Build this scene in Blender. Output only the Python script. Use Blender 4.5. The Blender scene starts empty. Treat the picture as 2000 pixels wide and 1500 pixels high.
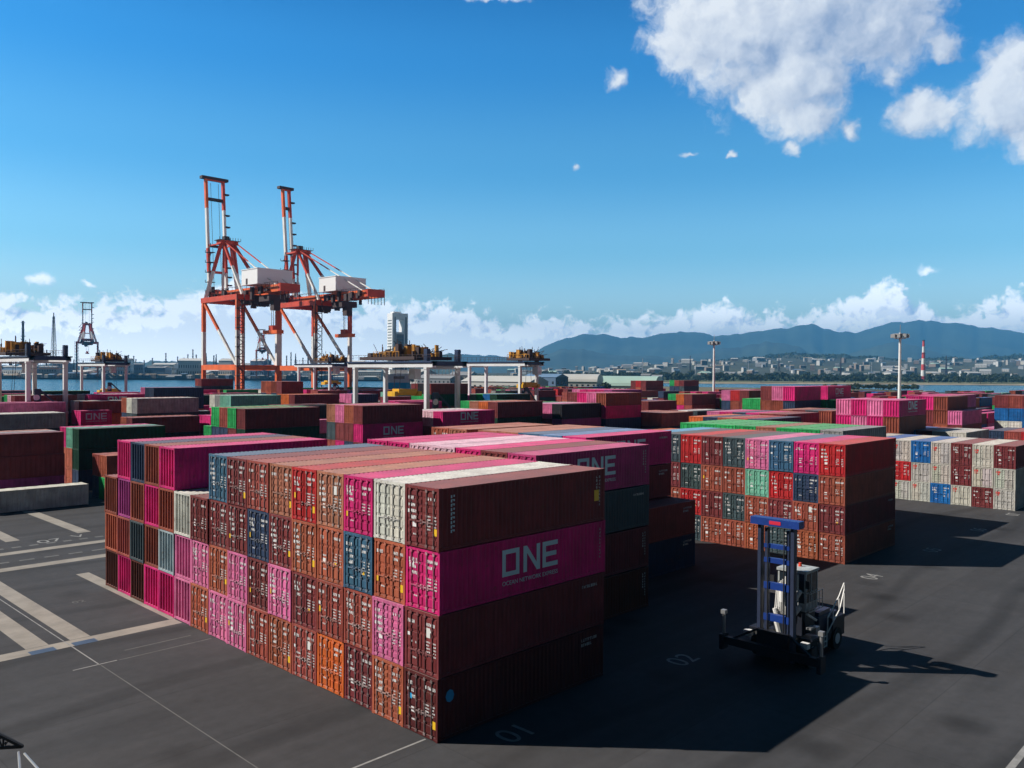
import bpy, math, random
from mathutils import Vector, Matrix
random.seed(7)
SC = bpy.context.scene
COL = SC.collection
RAD = math.radians

# ------------------------------------------------------------------ camera
CAM = Vector((-24.919, -28.719, 16.856))
YAW, PITCH, ROLL, FPX = 0.7700, 0.0129, 0.0059, 1635.7
fwd = Vector((math.cos(YAW)*math.cos(PITCH), math.sin(YAW)*math.cos(PITCH), -math.sin(PITCH)))
rgt = Vector((math.sin(YAW), -math.cos(YAW), 0)); upv = rgt.cross(fwd)
r2 = rgt*math.cos(ROLL) + upv*math.sin(ROLL); u2 = upv*math.cos(ROLL) - rgt*math.sin(ROLL)
cam = bpy.data.cameras.new('camera'); co = bpy.data.objects.new('camera', cam); COL.objects.link(co)
M = Matrix((r2, u2, -fwd)).transposed().to_4x4(); M.translation = CAM
co.matrix_world = M
cam.sensor_width = 36; cam.lens = 36*FPX/2000
cam.clip_start = 0.5; cam.clip_end = 60000
SC.camera = co
SC.view_settings.view_transform = 'Standard'; SC.view_settings.look = 'None'
SC.view_settings.exposure = 0.30; SC.view_settings.gamma = 1
SC.cycles.use_denoising = True
SC.cycles.max_bounces = 5; SC.cycles.diffuse_bounces = 2; SC.cycles.glossy_bounces = 2
SC.cycles.volume_bounces = 0; SC.cycles.transparent_max_bounces = 6
SC.cycles.caustics_reflective = False; SC.cycles.caustics_refractive = False

# ------------------------------------------------------------------ sun
SUN_EL = math.atan2(1, math.hypot(.8425, .961))
tosun = Vector((-.8425, .961, 1)).normalized()
sl = bpy.data.lights.new('sun', 'SUN'); sl.energy = 4.8; sl.angle = RAD(.5); sl.color = (1, .93, .84)
so = bpy.data.objects.new('sun', sl); COL.objects.link(so)
so.rotation_euler = tosun.to_track_quat('Z', 'Y').to_euler(); so.location = (-60, 70, 90)

# ------------------------------------------------------------------ sky and clouds (by compass bearing and elevation)
W = bpy.data.worlds.new('World'); SC.world = W; W.use_nodes = True
nt = W.node_tree; nt.nodes.clear()
def N(t, **k):
    n = nt.nodes.new(t)
    for a, b in k.items(): setattr(n, a, b)
    return n
def lk(a, b): nt.links.new(a, b)
def mth(op, a, b=None, c=None, clamp=False):
    n = N('ShaderNodeMath', operation=op); n.use_clamp = clamp
    for i, x in enumerate((a, b, c)):
        if x is None: continue
        if isinstance(x, (int, float)): n.inputs[i].default_value = x
        else: lk(x, n.inputs[i])
    return n.outputs[0]
def sstep(x, a, b):
    n = N('ShaderNodeMapRange', interpolation_type='SMOOTHSTEP')
    lk(x, n.inputs[0]); n.inputs[1].default_value = a; n.inputs[2].default_value = b
    return n.outputs[0]
SKYK = 0.062
sky = N('ShaderNodeTexSky'); sky.sky_type = 'NISHITA'; sky.sun_disc = False
sky.sun_elevation = SUN_EL; sky.sun_rotation = math.atan2(-.8425, .961)
sky.altitude = 0; sky.air_density = 1.0; sky.dust_density = 0.6; sky.ozone_density = 2.2
tc = N('ShaderNodeTexCoord'); sp = N('ShaderNodeSeparateXYZ'); lk(tc.outputs['Generated'], sp.inputs[0])
AZ = mth('MULTIPLY', mth('ARCTAN2', sp.outputs[1], sp.outputs[0]), 180/math.pi)
EL = mth('MULTIPLY', mth('ARCSINE', sp.outputs[2]), 180/math.pi)
# tint by elevation; sky dimmed overhead and away from the view to deepen shade
cr = N('ShaderNodeValToRGB'); lk(mth('DIVIDE', EL, 90), cr.inputs[0]); cr.color_ramp.interpolation = 'EASE'
TINT = [(0, (2.6, 2.9, 2.9)), (4, (2.4, 2.9, 2.95)), (8.5, (1.3, 2.25, 2.45)), (14, (.66, 1.78, 2.25)), (20.5, (.27, 1.42, 2.2)), (25, (.15, 1.12, 1.9)), (38, (.17, .36, .42)), (60, (.10, .17, .19)), (90, (.09, .16, .18))]
while len(cr.color_ramp.elements) < len(TINT): cr.color_ramp.elements.new(.5)
for e, (x, c) in zip(cr.color_ramp.elements, TINT): e.position = x/90; e.color = (c[0]/3, c[1]/3, c[2]/3, 1)
daz = mth('PINGPONG', mth('SUBTRACT', AZ, 45), 180)      # degrees from the bearing the camera looks along
azf = mth('MULTIPLY', mth('MULTIPLY_ADD', sstep(daz, 36, 90), -.92*3, 3.0), mth('MULTIPLY_ADD', sstep(EL, -3, 0), .9, .1))
s1 = N('ShaderNodeVectorMath', operation='MULTIPLY'); lk(sky.outputs[0], s1.inputs[0]); lk(cr.outputs[0], s1.inputs[1])
hs = N('ShaderNodeVectorMath', operation='SCALE'); lk(s1.outputs[0], hs.inputs[0]); lk(azf, hs.inputs['Scale'])
BLOBS = [(26.2, 22.6, 8.8, 5.4), (20.8, 21.2, 4.2, 3.4), (25.9, 18.6, 4.6, 3.0), (24.9, 16.2, 2.6, 1.7), (31.8, 21.3, 3.4, 3.3), (12.6, 15.9, 4.6, 3.3), (17.6, 15.9, 2.4, 1.7),
         (12.4, 13.6, 1.9, 2.0), (37.2, 19.1, .9, .8), (22.3, 15.3, .75, .8), (25.7, 14.3, .75, .75), (19.9, 18.2, .75, 1.1),
         (32.2, 14.4, .9, .34), (17.8, 6.55, .75, .42), (73.6, 5.2, 1.2, .55), (39.8, 13.9, .55, .4), (70.9, 5.2, .6, .25),
         (29.7, 14.0, .5, .25), (60.0, 6.2, .9, .3), (45.5, 24, 2.2, .5), (17.0, 19.0, 1.6, 1.0)]
BAND = [(90, 0.0), (82, 3.0), (76, 4.7), (70, 4.6), (66, 5.3), (62.5, 6.3), (60, 5.4), (55, 5.0), (51, 5.1), (48, 5.0), (44.5, 3.9), (41, 4.5), (38, 3.7), (34.5, 4.3),
        (31.3, 4.9), (29.8, 5.3), (28, 4.3), (25, 4.2), (22.4, 5.2), (20.4, 6.1), (18.4, 5.5), (17.2, 4.0), (15, 4.6), (12.8, 5.4), (9, 5.0), (4, 2.0), (0, 0.0), (-180, 0.0)]
def noise(vec, scale, detail=7, rough=.56, lac=2.1):
    n = N('ShaderNodeTexNoise'); n.noise_dimensions = '3D'; n.inputs['Scale'].default_value = scale
    n.inputs['Detail'].default_value = detail; n.inputs['Roughness'].default_value = rough; n.inputs['Lacunarity'].default_value = lac
    lk(vec, n.inputs['Vector']); return n
def warp(az, el, amp, scale):
    cv = N('ShaderNodeCombineXYZ'); lk(az, cv.inputs[0]); lk(el, cv.inputs[1]); cv.inputs[2].default_value = 3.7
    wn = noise(cv.outputs[0], scale, 3)
    ws = N('ShaderNodeVectorMath', operation='SUBTRACT'); lk(wn.outputs['Color'], ws.inputs[0]); ws.inputs[1].default_value = (.5, .5, .5)
    wm = N('ShaderNodeVectorMath', operation='SCALE'); lk(ws.outputs[0], wm.inputs[0]); wm.inputs['Scale'].default_value = amp
    wa = N('ShaderNodeVectorMath', operation='ADD'); lk(cv.outputs[0], wa.inputs[0]); lk(wm.outputs[0], wa.inputs[1])
    return wa.outputs[0]
def blobs(vec):
    sx = N('ShaderNodeSeparateXYZ'); lk(vec, sx.inputs[0]); d = None
    for a, e, rx, ry in BLOBS:
        q = mth('ADD', mth('POWER', mth('ABSOLUTE', mth('MULTIPLY_ADD', sx.outputs[0], 1/rx, -a/rx)), 2),
                mth('POWER', mth('ABSOLUTE', mth('MULTIPLY_ADD', sx.outputs[1], 1/ry, -e/ry)), 2))
        v = mth('SUBTRACT', 1, mth('SQRT', q))
        v = mth('MULTIPLY_ADD', v, 1.3, .06) if rx > 3 else (mth('MULTIPLY_ADD', v, .9, -.02) if rx > 1.5 else mth('MULTIPLY_ADD', v, .78, -.08))
        d = v if d is None else mth('SMOOTH_MAX', d, v, .3)
    return mth('MAXIMUM', d, -.9)
def density(az, el, fine=True):
    w = warp(az, el, 1.9, .55); b = blobs(w)
    nf = noise(w, .42, 10 if fine else 3, .60)
    d1 = mth('ADD', b, mth('MULTIPLY_ADD', nf.outputs['Fac'], 1.7, -.86))
    fc = N('ShaderNodeFloatCurve'); c = fc.mapping.curves[0]
    pts = sorted((((a+180)/270, h/10) for a, h in BAND))
    while len(c.points) < len(pts): c.points.new(.5, .5)
    for p, (x, y) in zip(c.points, pts): p.location = (x, y); p.handle_type = 'VECTOR'
    fc.mapping.update()
    lk(mth('MULTIPLY_ADD', az, 1/270, 180/270), fc.inputs['Value'])
    top = mth('MULTIPLY', fc.outputs[0], 10)
    nb = noise(w, .95, 8 if fine else 3.5, .55)
    db = mth('ADD', mth('MULTIPLY', mth('SUBTRACT', top, el), .75), mth('MULTIPLY_ADD', nb.outputs['Fac'], 3.3, -1.86))
    db = mth('MINIMUM', db, 1.1)
    return mth('MAXIMUM', d1, db), b
D0, B0 = density(AZ, EL)
S0, B1 = density(AZ, EL, False)
S1, B1 = density(mth('ADD', AZ, .7), mth('ADD', EL, .55), False)
B2 = blobs(warp(mth('ADD', AZ, 4.2), mth('ADD', EL, 1.6), 1.9, .55))
alpha = sstep(D0, -.10, .60)
lit = mth('ADD', mth('MULTIPLY_ADD', mth('SUBTRACT', S0, S1), mth('MULTIPLY_ADD', sstep(EL, 6, 10), -.45, 1.05), .66), mth('MULTIPLY', mth('SUBTRACT', D0, S0), -.35))
big = sstep(EL, 8, 11)
lit = mth('MULTIPLY_ADD', mth('MULTIPLY', mth('MAXIMUM', mth('MINIMUM', mth('MULTIPLY', mth('SUBTRACT', B0, B2), 1.1), .22), -.22), big), 1, lit)
thick = mth('MULTIPLY', sstep(B0, .35, 1.2), .26)
lit = mth('SUBTRACT', lit, thick, clamp=True)
low = sstep(EL, 1.0, 4.2)                                     # clouds thin into pale air low down
cc = N('ShaderNodeMix', data_type='RGBA'); lk(lit, cc.inputs['Factor'])
cc.inputs['A'].default_value = (.26/SKYK, .34/SKYK, .50/SKYK, 1); cc.inputs['B'].default_value = (.76/SKYK, .79/SKYK, .82/SKYK, 1)
br = N('ShaderNodeVectorMath', operation='SCALE'); lk(cc.outputs['Result'], br.inputs[0]); lk(mth('ADD', mth('MULTIPLY_ADD', sstep(EL, 3.5, 12), -1.2, 2.2), mth('MULTIPLY_ADD', sstep(EL, .3, 3.5), -1.1, 1.1)), br.inputs['Scale'])
mx = N('ShaderNodeMix', data_type='RGBA')
lk(mth('MULTIPLY', alpha, mth('MULTIPLY_ADD', low, .22, .74)), mx.inputs['Factor']); lk(hs.outputs[0], mx.inputs['A']); lk(br.outputs[0], mx.inputs['B'])
bg = N('ShaderNodeBackground'); bg.inputs['Strength'].default_value = SKYK
lk(mx.outputs['Result'], bg.inputs['Color'])
wo = N('ShaderNodeOutputWorld'); lk(bg.outputs[0], wo.inputs['Surface'])
W.cycles.sampling_method = 'MANUAL'; W.cycles.sample_map_resolution = 512

# ------------------------------------------------------------------ materials
def mat(name, rgb, rough=.6, metal=0., var=0., scale=1., bump=0., bscale=20., spec=.5):
    m = bpy.data.materials.new(name); m.use_nodes = True; t = m.node_tree; b = t.nodes['Principled BSDF']
    b.inputs['Roughness'].default_value = rough; b.inputs['Metallic'].default_value = metal
    b.inputs['Specular IOR Level'].default_value = spec
    if var > 0:
        tx = t.nodes.new('ShaderNodeTexCoord'); n = t.nodes.new('ShaderNodeTexNoise'); n.inputs['Scale'].default_value = scale
        n.inputs['Detail'].default_value = 6; n.inputs['Roughness'].default_value = .65
        t.links.new(tx.outputs['Object'], n.inputs['Vector'])
        r = t.nodes.new('ShaderNodeMapRange'); r.inputs[1].default_value = .3; r.inputs[2].default_value = .7
        r.inputs[3].default_value = 1-var; r.inputs[4].default_value = 1+var
        t.links.new(n.outputs['Fac'], r.inputs[0])
        mu = t.nodes.new('ShaderNodeMix'); mu.data_type = 'RGBA'; mu.blend_type = 'MULTIPLY'; mu.inputs['Factor'].default_value = 1
        mu.inputs['A'].default_value = (*rgb, 1); t.links.new(r.outputs[0], mu.inputs['B'])
        t.links.new(mu.outputs['Result'], b.inputs['Base Color'])
        if bump:
            n2 = t.nodes.new('ShaderNodeTexNoise'); n2.inputs['Scale'].default_value = bscale; n2.inputs['Detail'].default_value = 4
            t.links.new(tx.outputs['Object'], n2.inputs['Vector'])
            bp = t.nodes.new('ShaderNodeBump'); bp.inputs['Strength'].default_value = bump
            t.links.new(n2.outputs['Fac'], bp.inputs['Height']); t.links.new(bp.outputs[0], b.inputs['Normal'])
    else:
        b.inputs['Base Color'].default_value = (*rgb, 1)
    return m
def paint_material(name, attr=None):
    """ship-container paint: colour per object, paler roof, grime streaks, rust blooms"""
    m = bpy.data.materials.new(name); m.use_nodes = True; t = m.node_tree; b = t.nodes['Principled BSDF']; L = t.links.new
    n = t.nodes.new
    tx = n('ShaderNodeTexCoord'); oi = n('ShaderNodeObjectInfo')
    if attr:
        at = n('ShaderNodeAttribute'); at.attribute_name = attr; colour = at.outputs['Color']
    else: colour = oi.outputs['Color']
    off = n('ShaderNodeVectorMath'); off.operation = 'SCALE'; cx = n('ShaderNodeCombineXYZ')
    for i in range(3): L(oi.outputs['Random'], cx.inputs[i])
    L(cx.outputs[0], off.inputs[0]); off.inputs['Scale'].default_value = 173.
    ad = n('ShaderNodeVectorMath'); L(tx.outputs['Object'], ad.inputs[0]); L(off.outputs[0], ad.inputs[1])
    # broad patches
    n1 = n('ShaderNodeTexNoise'); n1.inputs['Scale'].default_value = .7; n1.inputs['Detail'].default_value = 5; L(ad.outputs[0], n1.inputs['Vector'])
    # vertical streaks
    mp = n('ShaderNodeMapping'); mp.inputs['Scale'].default_value = (5, 5, .35); L(ad.outputs[0], mp.inputs['Vector'])
    n2 = n('ShaderNodeTexNoise'); n2.inputs['Scale'].default_value = 1.3; n2.inputs['Detail'].default_value = 5; n2.inputs['Roughness'].default_value = .7; L(mp.outputs[0], n2.inputs['Vector'])
    # rust / scuffs
    n3 = n('ShaderNodeTexNoise'); n3.inputs['Scale'].default_value = 2.6; n3.inputs['Detail'].default_value = 7; n3.inputs['Roughness'].default_value = .72; L(ad.outputs[0], n3.inputs['Vector'])
    def mr(src, a, bb, c, d):
        r = n('ShaderNodeMapRange'); L(src, r.inputs[0])
        for i, x in enumerate((a, bb, c, d)): r.inputs[i+1].default_value = x
        return r.outputs[0]
    k = n('ShaderNodeMath'); k.operation = 'MULTIPLY'; L(mr(n1.outputs['Fac'], .3, .7, .74, 1.18), k.inputs[0]); L(mr(n2.outputs['Fac'], .28, .72, .70, 1.2), k.inputs[1])
    mu = n('ShaderNodeMix'); mu.data_type = 'RGBA'; mu.blend_type = 'MULTIPLY'; mu.inputs['Factor'].default_value = 1
    L(colour, mu.inputs['A']); L(k.outputs[0], mu.inputs['B'])
    ru = n('ShaderNodeMix'); ru.data_type = 'RGBA'; L(mr(n3.outputs['Fac'], .58, .70, 0, .7), ru.inputs['Factor'])
    L(mu.outputs['Result'], ru.inputs['A']); ru.inputs['B'].default_value = (.13, .05, .025, 1)
    # paler tone mixed in on upward-facing faces
    ge = n('ShaderNodeNewGeometry'); sx = n('ShaderNodeSeparateXYZ'); L(ge.outputs['Normal'], sx.inputs[0])
    ro = n('ShaderNodeMix'); ro.data_type = 'RGBA'; L(mr(sx.outputs[2], .6, .95, 0, .17), ro.inputs['Factor'])
    L(ru.outputs['Result'], ro.inputs['A']); ro.inputs['B'].default_value = (.80, .62, .60, 1)
    L(ro.outputs['Result'], b.inputs['Base Color'])
    L(mr(n1.outputs['Fac'], .3, .7, .5, .68), b.inputs['Roughness'])
    n4 = n('ShaderNodeTexNoise'); n4.inputs['Scale'].default_value = 1.1; n4.inputs['Detail'].default_value = 3; L(ad.outputs[0], n4.inputs['Vector'])
    bp = n('ShaderNodeBump'); bp.inputs['Strength'].default_value = .35; bp.inputs['Distance'].default_value = .12; L(n4.outputs['Fac'], bp.inputs['Height']); L(bp.outputs[0], b.inputs['Normal'])
    L(mr(sx.outputs[2], .6, .95, .22, .12), b.inputs['Specular IOR Level'])
    return m
PAINT = paint_material('container_paint'); PAINTV = paint_material('container_paint_far', 'tint')
M_ = dict(
    dark=mat('dark_steel', (.018, .018, .02), .7), rubber=mat('rubber', (.012, .012, .012), .85),
    white=mat('white_paint', (.78, .79, .78), .5, var=.12, scale=.6), mark=mat('white_marking', (.80, .81, .82), .6),
    dimmark=mat('worn_marking', (.42, .42, .42), .7, var=.4, scale=3.), yellow=mat('yellow_sticker', (.85, .52, .02), .5), cyan=mat('cyan_sticker', (.02, .35, .7), .5), redmark=mat('red_marking', (.6, .06, .05), .5),
    galv=mat('galvanised_steel', (.42, .43, .44), .45, .6), logo=mat('pale_lettering', (.55, .72, .78), .55),
    orange=mat('crane_orange', (.80, .14, .03), .5, var=.2, scale=.25), red=mat('crane_red', (.62, .065, .03), .5, var=.2, scale=.25),
    cwhite=mat('crane_white', (.80, .80, .78), .5, var=.12, scale=.25), cabg=mat('cab_grey_white', (.42, .45, .45), .5, var=.3, scale=2.5), cdark=mat('crane_dark', (.05, .03, .035), .7),
    rtgw=mat('gantry_white', (.72, .75, .78), .45, var=.1, scale=.3), rtgb=mat('gantry_blue', (.014, .035, .10), .5, var=.2, scale=.5),
    trol=mat('trolley_yellow', (.52, .24, .025), .55, var=.5, scale=.8), yell=mat('spreader_yellow', (.75, .42, .02), .5, var=.2, scale=.8),
    house=mat('house_white', (.86, .88, .90), .5), glass=mat('tinted_glass', (.02, .03, .04), .08, spec=.8), blue=mat('truck_blue', (.010, .045, .25), .42, var=.15, scale=1.2),
    bluedk=mat('mast_steel_blue', (.026, .038, .080), .45, var=.2, scale=1.0), navyd=mat('dark_navy_steel', (.008, .011, .022), .55, var=.3, scale=1.), beacon=mat('beacon_red', (.7, .06, .02), .4), redplate=mat('red_plate', (.65, .02, .06), .5),
)
# ------------------------------------------------------------------ mesh helpers
class MB:
    def __init__(s): s.v = []; s.f = []; s.m = []
    def face(s, pts, m=0):
        i = len(s.v); s.v.extend(tuple(p) for p in pts); s.f.append(tuple(range(i, i+len(pts)))); s.m.append(m)
    def box(s, a, b, m=0):
        x0, y0, z0 = a; x1, y1, z1 = b; i = len(s.v)
        s.v += [(x0,y0,z0),(x1,y0,z0),(x1,y1,z0),(x0,y1,z0),(x0,y0,z1),(x1,y0,z1),(x1,y1,z1),(x0,y1,z1)]
        for q in ((0,3,2,1),(4,5,6,7),(0,1,5,4),(1,2,6,5),(2,3,7,6),(3,0,4,7)):
            s.f.append(tuple(i+k for k in q)); s.m.append(m)
    def beam(s, p, q, w, h=None, m=0, bands=None):
        """box beam p->q; bands = [(fraction_end, material)]"""
        p = Vector(p); q = Vector(q); h = h or w; d = q-p; L = d.length; d.normalize()
        side = d.cross(Vector((0,0,1)))
        if side.length < 1e-3: side = Vector((1,0,0))
        side.normalize(); up = side.cross(d).normalized()
        cuts = [0.] + [b[0] for b in (bands or [(1., m)])]; mm = [b[1] for b in (bands or [(1., m)])]
        i = len(s.v)
        for c in cuts:
            o = p + (q-p)*c
            for a, b in ((-1,-1),(1,-1),(1,1),(-1,1)): s.v.append(tuple(o + side*(a*w/2) + up*(b*h/2)))
        for k in range(len(cuts)-1):
            for j in range(4):
                s.f.append((i+4*k+j, i+4*k+(j+1)%4, i+4*k+4+(j+1)%4, i+4*k+4+j)); s.m.append(mm[k])
        e = i+4*(len(cuts)-1)
        s.f.append((i+3,i+2,i+1,i)); s.m.append(mm[0]); s.f.append((e,e+1,e+2,e+3)); s.m.append(mm[-1])
    def cyl(s, p, q, r, r1=None, n=12, m=0, cap=True):
        p = Vector(p); q = Vector(q); r1 = r if r1 is None else r1; d = (q-p).normalized()
        a = d.cross(Vector((0,0,1)));
        if a.length < 1e-3: a = Vector((1,0,0))
        a.normalize(); b = d.cross(a); i = len(s.v)
        for o, rr in ((p, r), (q, r1)):
            for k in range(n):
                t = 2*math.pi*k/n; s.v.append(tuple(o + a*(rr*math.cos(t)) + b*(rr*math.sin(t))))
        for k in range(n): s.f.append((i+k, i+(k+1)%n, i+n+(k+1)%n, i+n+k)); s.m.append(m)
        if cap: s.f.append(tuple(i+k for k in range(n))[::-1]); s.m.append(m); s.f.append(tuple(i+n+k for k in range(n))); s.m.append(m)
    def prism(s, poly, z0, z1, m=0):
        n = len(poly); i = len(s.v)
        s.v += [(x,y,z0) for x,y in poly] + [(x,y,z1) for x,y in poly]
        s.f.append(tuple(i+k for k in range(n))[::-1]); s.m.append(m); s.f.append(tuple(i+n+k for k in range(n))); s.m.append(m)
        for k in range(n): s.f.append((i+k, i+(k+1)%n, i+n+(k+1)%n, i+n+k)); s.m.append(m)
    def strip(s, a, b, m=0):
        i = len(s.v); n = len(a); s.v += [tuple(p) for p in a] + [tuple(p) for p in b]
        for k in range(n-1): s.f.append((i+k, i+k+1, i+n+k+1, i+n+k)); s.m.append(m)
    def mesh(s, name, mats, smooth=False):
        me = bpy.data.meshes.new(name); me.from_pydata(s.v, [], s.f)
        for m in (mats if isinstance(mats, (list, tuple)) else [mats]): me.materials.append(m)
        me.polygons.foreach_set('material_index', s.m)
        if smooth: me.polygons.foreach_set('use_smooth', [True]*len(s.f))
        me.update(); return me
    def build(s, name, mats, parent=None, smooth=False): return link(name, s.mesh(name, mats, smooth), parent)
def link(name, data, parent=None, loc=None, color=None):
    o = bpy.data.objects.new(name, data); COL.objects.link(o)
    if parent is not None: o.parent = parent
    if loc is not None: o.location = loc
    if color is not None: o.color = (*color, 1)
    return o
def tag(o, label, cat, group=None):
    o['label'] = label; o['category'] = cat
    if group: o['group'] = group
    return o
def thing(name, label, cat, loc=(0,0,0), rz=0., group=None):
    o = bpy.data.objects.new(name, None); COL.objects.link(o); o.location = loc; o.rotation_euler = (0,0,rz)
    o.empty_display_size = .5
    return tag(o, label, cat, group)
def struct(name, mb, m, smooth=False, kind='structure'):
    o = mb.build(name, m, None, smooth); o['kind'] = kind; return o
def site(lat, d, z=0.):
    """place on the ground: d metres ahead of the view line, lat*d metres to its side"""
    x = lat*d; return Vector((CAM.x + x*math.sin(YAW) + d*math.cos(YAW), CAM.y - x*math.cos(YAW) + d*math.sin(YAW), z))
def U(u, d, z=0.): return site((u-1000)/FPX, d, z)
# ------------------------------------------------------------------ lettering
def text_mesh(s, size, name='lettering_text'):
    cu = bpy.data.curves.new(name, 'FONT'); cu.body = s; cu.size = size; cu.align_x = 'LEFT'; cu.fill_mode = 'FRONT'; cu.extrude = .002
    o = bpy.data.objects.new(name, cu); COL.objects.link(o)
    dg = bpy.context.evaluated_depsgraph_get(); me = bpy.data.meshes.new_from_object(o.evaluated_get(dg))
    bpy.data.objects.remove(o); return me
def one_logo(mb, fn, x, z, h, m=0):
    """the three block letters O N E, drawn as shapes; fn(x, z) places a point"""
    def q(*p): mb.face([fn(x+a*h, z+b*h) for a, b in p], m)
    t = .17
    q((0,0),(.92,0),(.92,t),(0,t)); q((0,1-t),(.92,1-t),(.92,1),(0,1)); q((0,t),(t*1.1,t),(t*1.1,1-t),(0,1-t)); q((.92-t*1.1,t),(.92,t),(.92,1-t),(.92-t*1.1,1-t))
    o = 1.14
    q((o,0),(o+.2,0),(o+.2,1),(o,1)); q((o+.74,0),(o+.94,0),(o+.94,1),(o+.74,1)); q((o+.2,.72),(o+.74,.02),(o+.74,.30),(o+.2,1))
    o = 2.22
    q((o,0),(o+.2,0),(o+.2,1),(o,1)); q((o+.2,0),(o+.9,0),(o+.9,.18),(o+.2,.18)); q((o+.2,.41),(o+.82,.41),(o+.82,.59),(o+.2,.59)); q((o+.2,.82),(o+.9,.82),(o+.9,1),(o+.2,1))

# ------------------------------------------------------------------ container meshes (40 ft, base centre at origin, doors at -X)
CL, CW = 12.192, 2.438
HH, HS = 2.896, 2.591
def corr(a0, a1, n, depth, duty=.26):
    """trapezoid profile along a0..a1: list of (s, offset)"""
    out = []; p = (a1-a0)/n
    for i in range(n):
        s = a0+i*p; out += [(s, 0), (s+p*duty, 0), (s+p*.5, depth), (s+p*(.5+duty), depth)]
    out.append((a1, 0)); return out
def body_mesh(H, L=CL, n_side=40, n_roof=40, n_end=5, frontdepth=.16, closed=False):
    mb = MB(); x0, x1, w = -L/2, L/2, CW/2; pr = .12
    for sx in (-1, 1):
        for sy in (-1, 1):
            cx = sx*(L/2-.075); cy = sy*(w-.075)
            mb.box((cx-.07, cy-.07, .12), (cx+.07, cy+.07, H-.12))
            for z in (0, H-.118): mb.box((min(cx-sx*.105, cx+sx*.078), min(cy-sy*.09, cy+sy*.078), z), (max(cx-sx*.105, cx+sx*.078), max(cy-sy*.09, cy+sy*.078), z+.118), 0)
    for sy in (-1, 1):
        y = sy*w
        mb.box((x0+.18, min(y, y-sy*.06), .03), (x1-.18, max(y, y-sy*.06), .17)); mb.box((x0+.18, min(y, y-sy*.06), H-.1), (x1-.18, max(y, y-sy*.06), H-.02))
        c = corr(x0+.145, x1-.145, n_side, -.04)
        a = [(s, y-sy*.012+sy*d, .17) for s, d in c]; b = [(s, y-sy*.012+sy*d, H-.1) for s, d in c]
        mb.strip(a, b) if sy < 0 else mb.strip(b, a)
    # front (closed) wall at +X
    c = corr(-w+.145, w-.145, n_end, -frontdepth, .2)
    mb.strip([(x1-.02+d, s, .17) for s, d in c], [(x1-.02+d, s, H-.1) for s, d in c])
    mb.box((x1-.09, -w+.145, .03), (x1-.005, w-.145, .18)); mb.box((x1-.09, -w+.145, H-.13), (x1-.005, w-.145, H-.015))
    # door frame at -X
    mb.box((x0+.005, -w+.145, .03), (x0+.09, w-.145, .17)); mb.box((x0+.005, -w+.145, H-.16), (x0+.09, w-.145, H-.015))
    mb.face([(x0+.10, w-.1, .1), (x0+.10, -w+.1, .1), (x0+.10, -w+.1, H-.1), (x0+.10, w-.1, H-.1)], 1)
    # roof
    c = corr(x0+.1, x1-.1, n_roof, -.022)
    mb.strip([(s, w-.05, H-.016+d) for s, d in c], [(s, -w+.05, H-.016+d) for s, d in c])
    mb.face([(x0+.1, -w+.03, .14), (x0+.1, w-.03, .14), (x1-.1, w-.03, .14), (x1-.1, -w+.03, .14)], 1)
    return mb
def leaf(mb, H, s, x=-CL/2, ribs=5):
    """one door leaf: panel with raised bands"""
    y0, y1 = sorted((s*.012, s*1.07)); z0, z1 = .19, H-.18
    mb.box((x+.05, y0, z0), (x+.085, y1, z1))
    n = ribs; g = (z1-z0)/n
    for k in range(n): mb.box((x+.022, y0+.05, z0+k*g+.07), (x+.05, y1-.05, z0+(k+1)*g-.08))
def rods(mb, H, s, which=(0, 1), x=-CL/2, hz=1.08):
    for k in which:
        y = s*((.30 if k == 0 else .80)+(hz-1.08)*.3)
        mb.cyl((x-.005, y, .12), (x-.005, y, H-.10), .03, n=6)
        for z in (.16, H-.2): mb.box((x-.03, y-.07, z-.06), (x+.03, y+.07, z+.06))
        for z in (.75, 1.55, H-.75): mb.box((x-.015, y-.06, z-.04), (x+.03, y+.06, z+.04))
        mb.box((x-.035, min(y, y-s*.42), hz), (x-.01, max(y, y-s*.42), hz+.06)); mb.box((x-.02, y-s*.40-.05, hz-.08), (x+.03, y-s*.40+.05, hz+.12))
def scribble(mb, x, y0, z, n, cw, ch, rnd, m=0):
    """a line of small block characters too small to read"""
    y = y0
    for _ in range(n):
        k = rnd.random()
        if k < .85:
            mb.box((x-.004, y-cw*.72, z), (x, y-cw*.72+cw*.2, z+ch), m); mb.box((x-.004, y-cw*.2, z), (x, y, z+ch), m)
            mb.box((x-.004, y-cw*.52, z+ch*rnd.choice((0, .4, .78))), (x, y-cw*.2, z+ch*.22+ch*rnd.choice((0, .4, .78))), m)
        y -= cw
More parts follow.
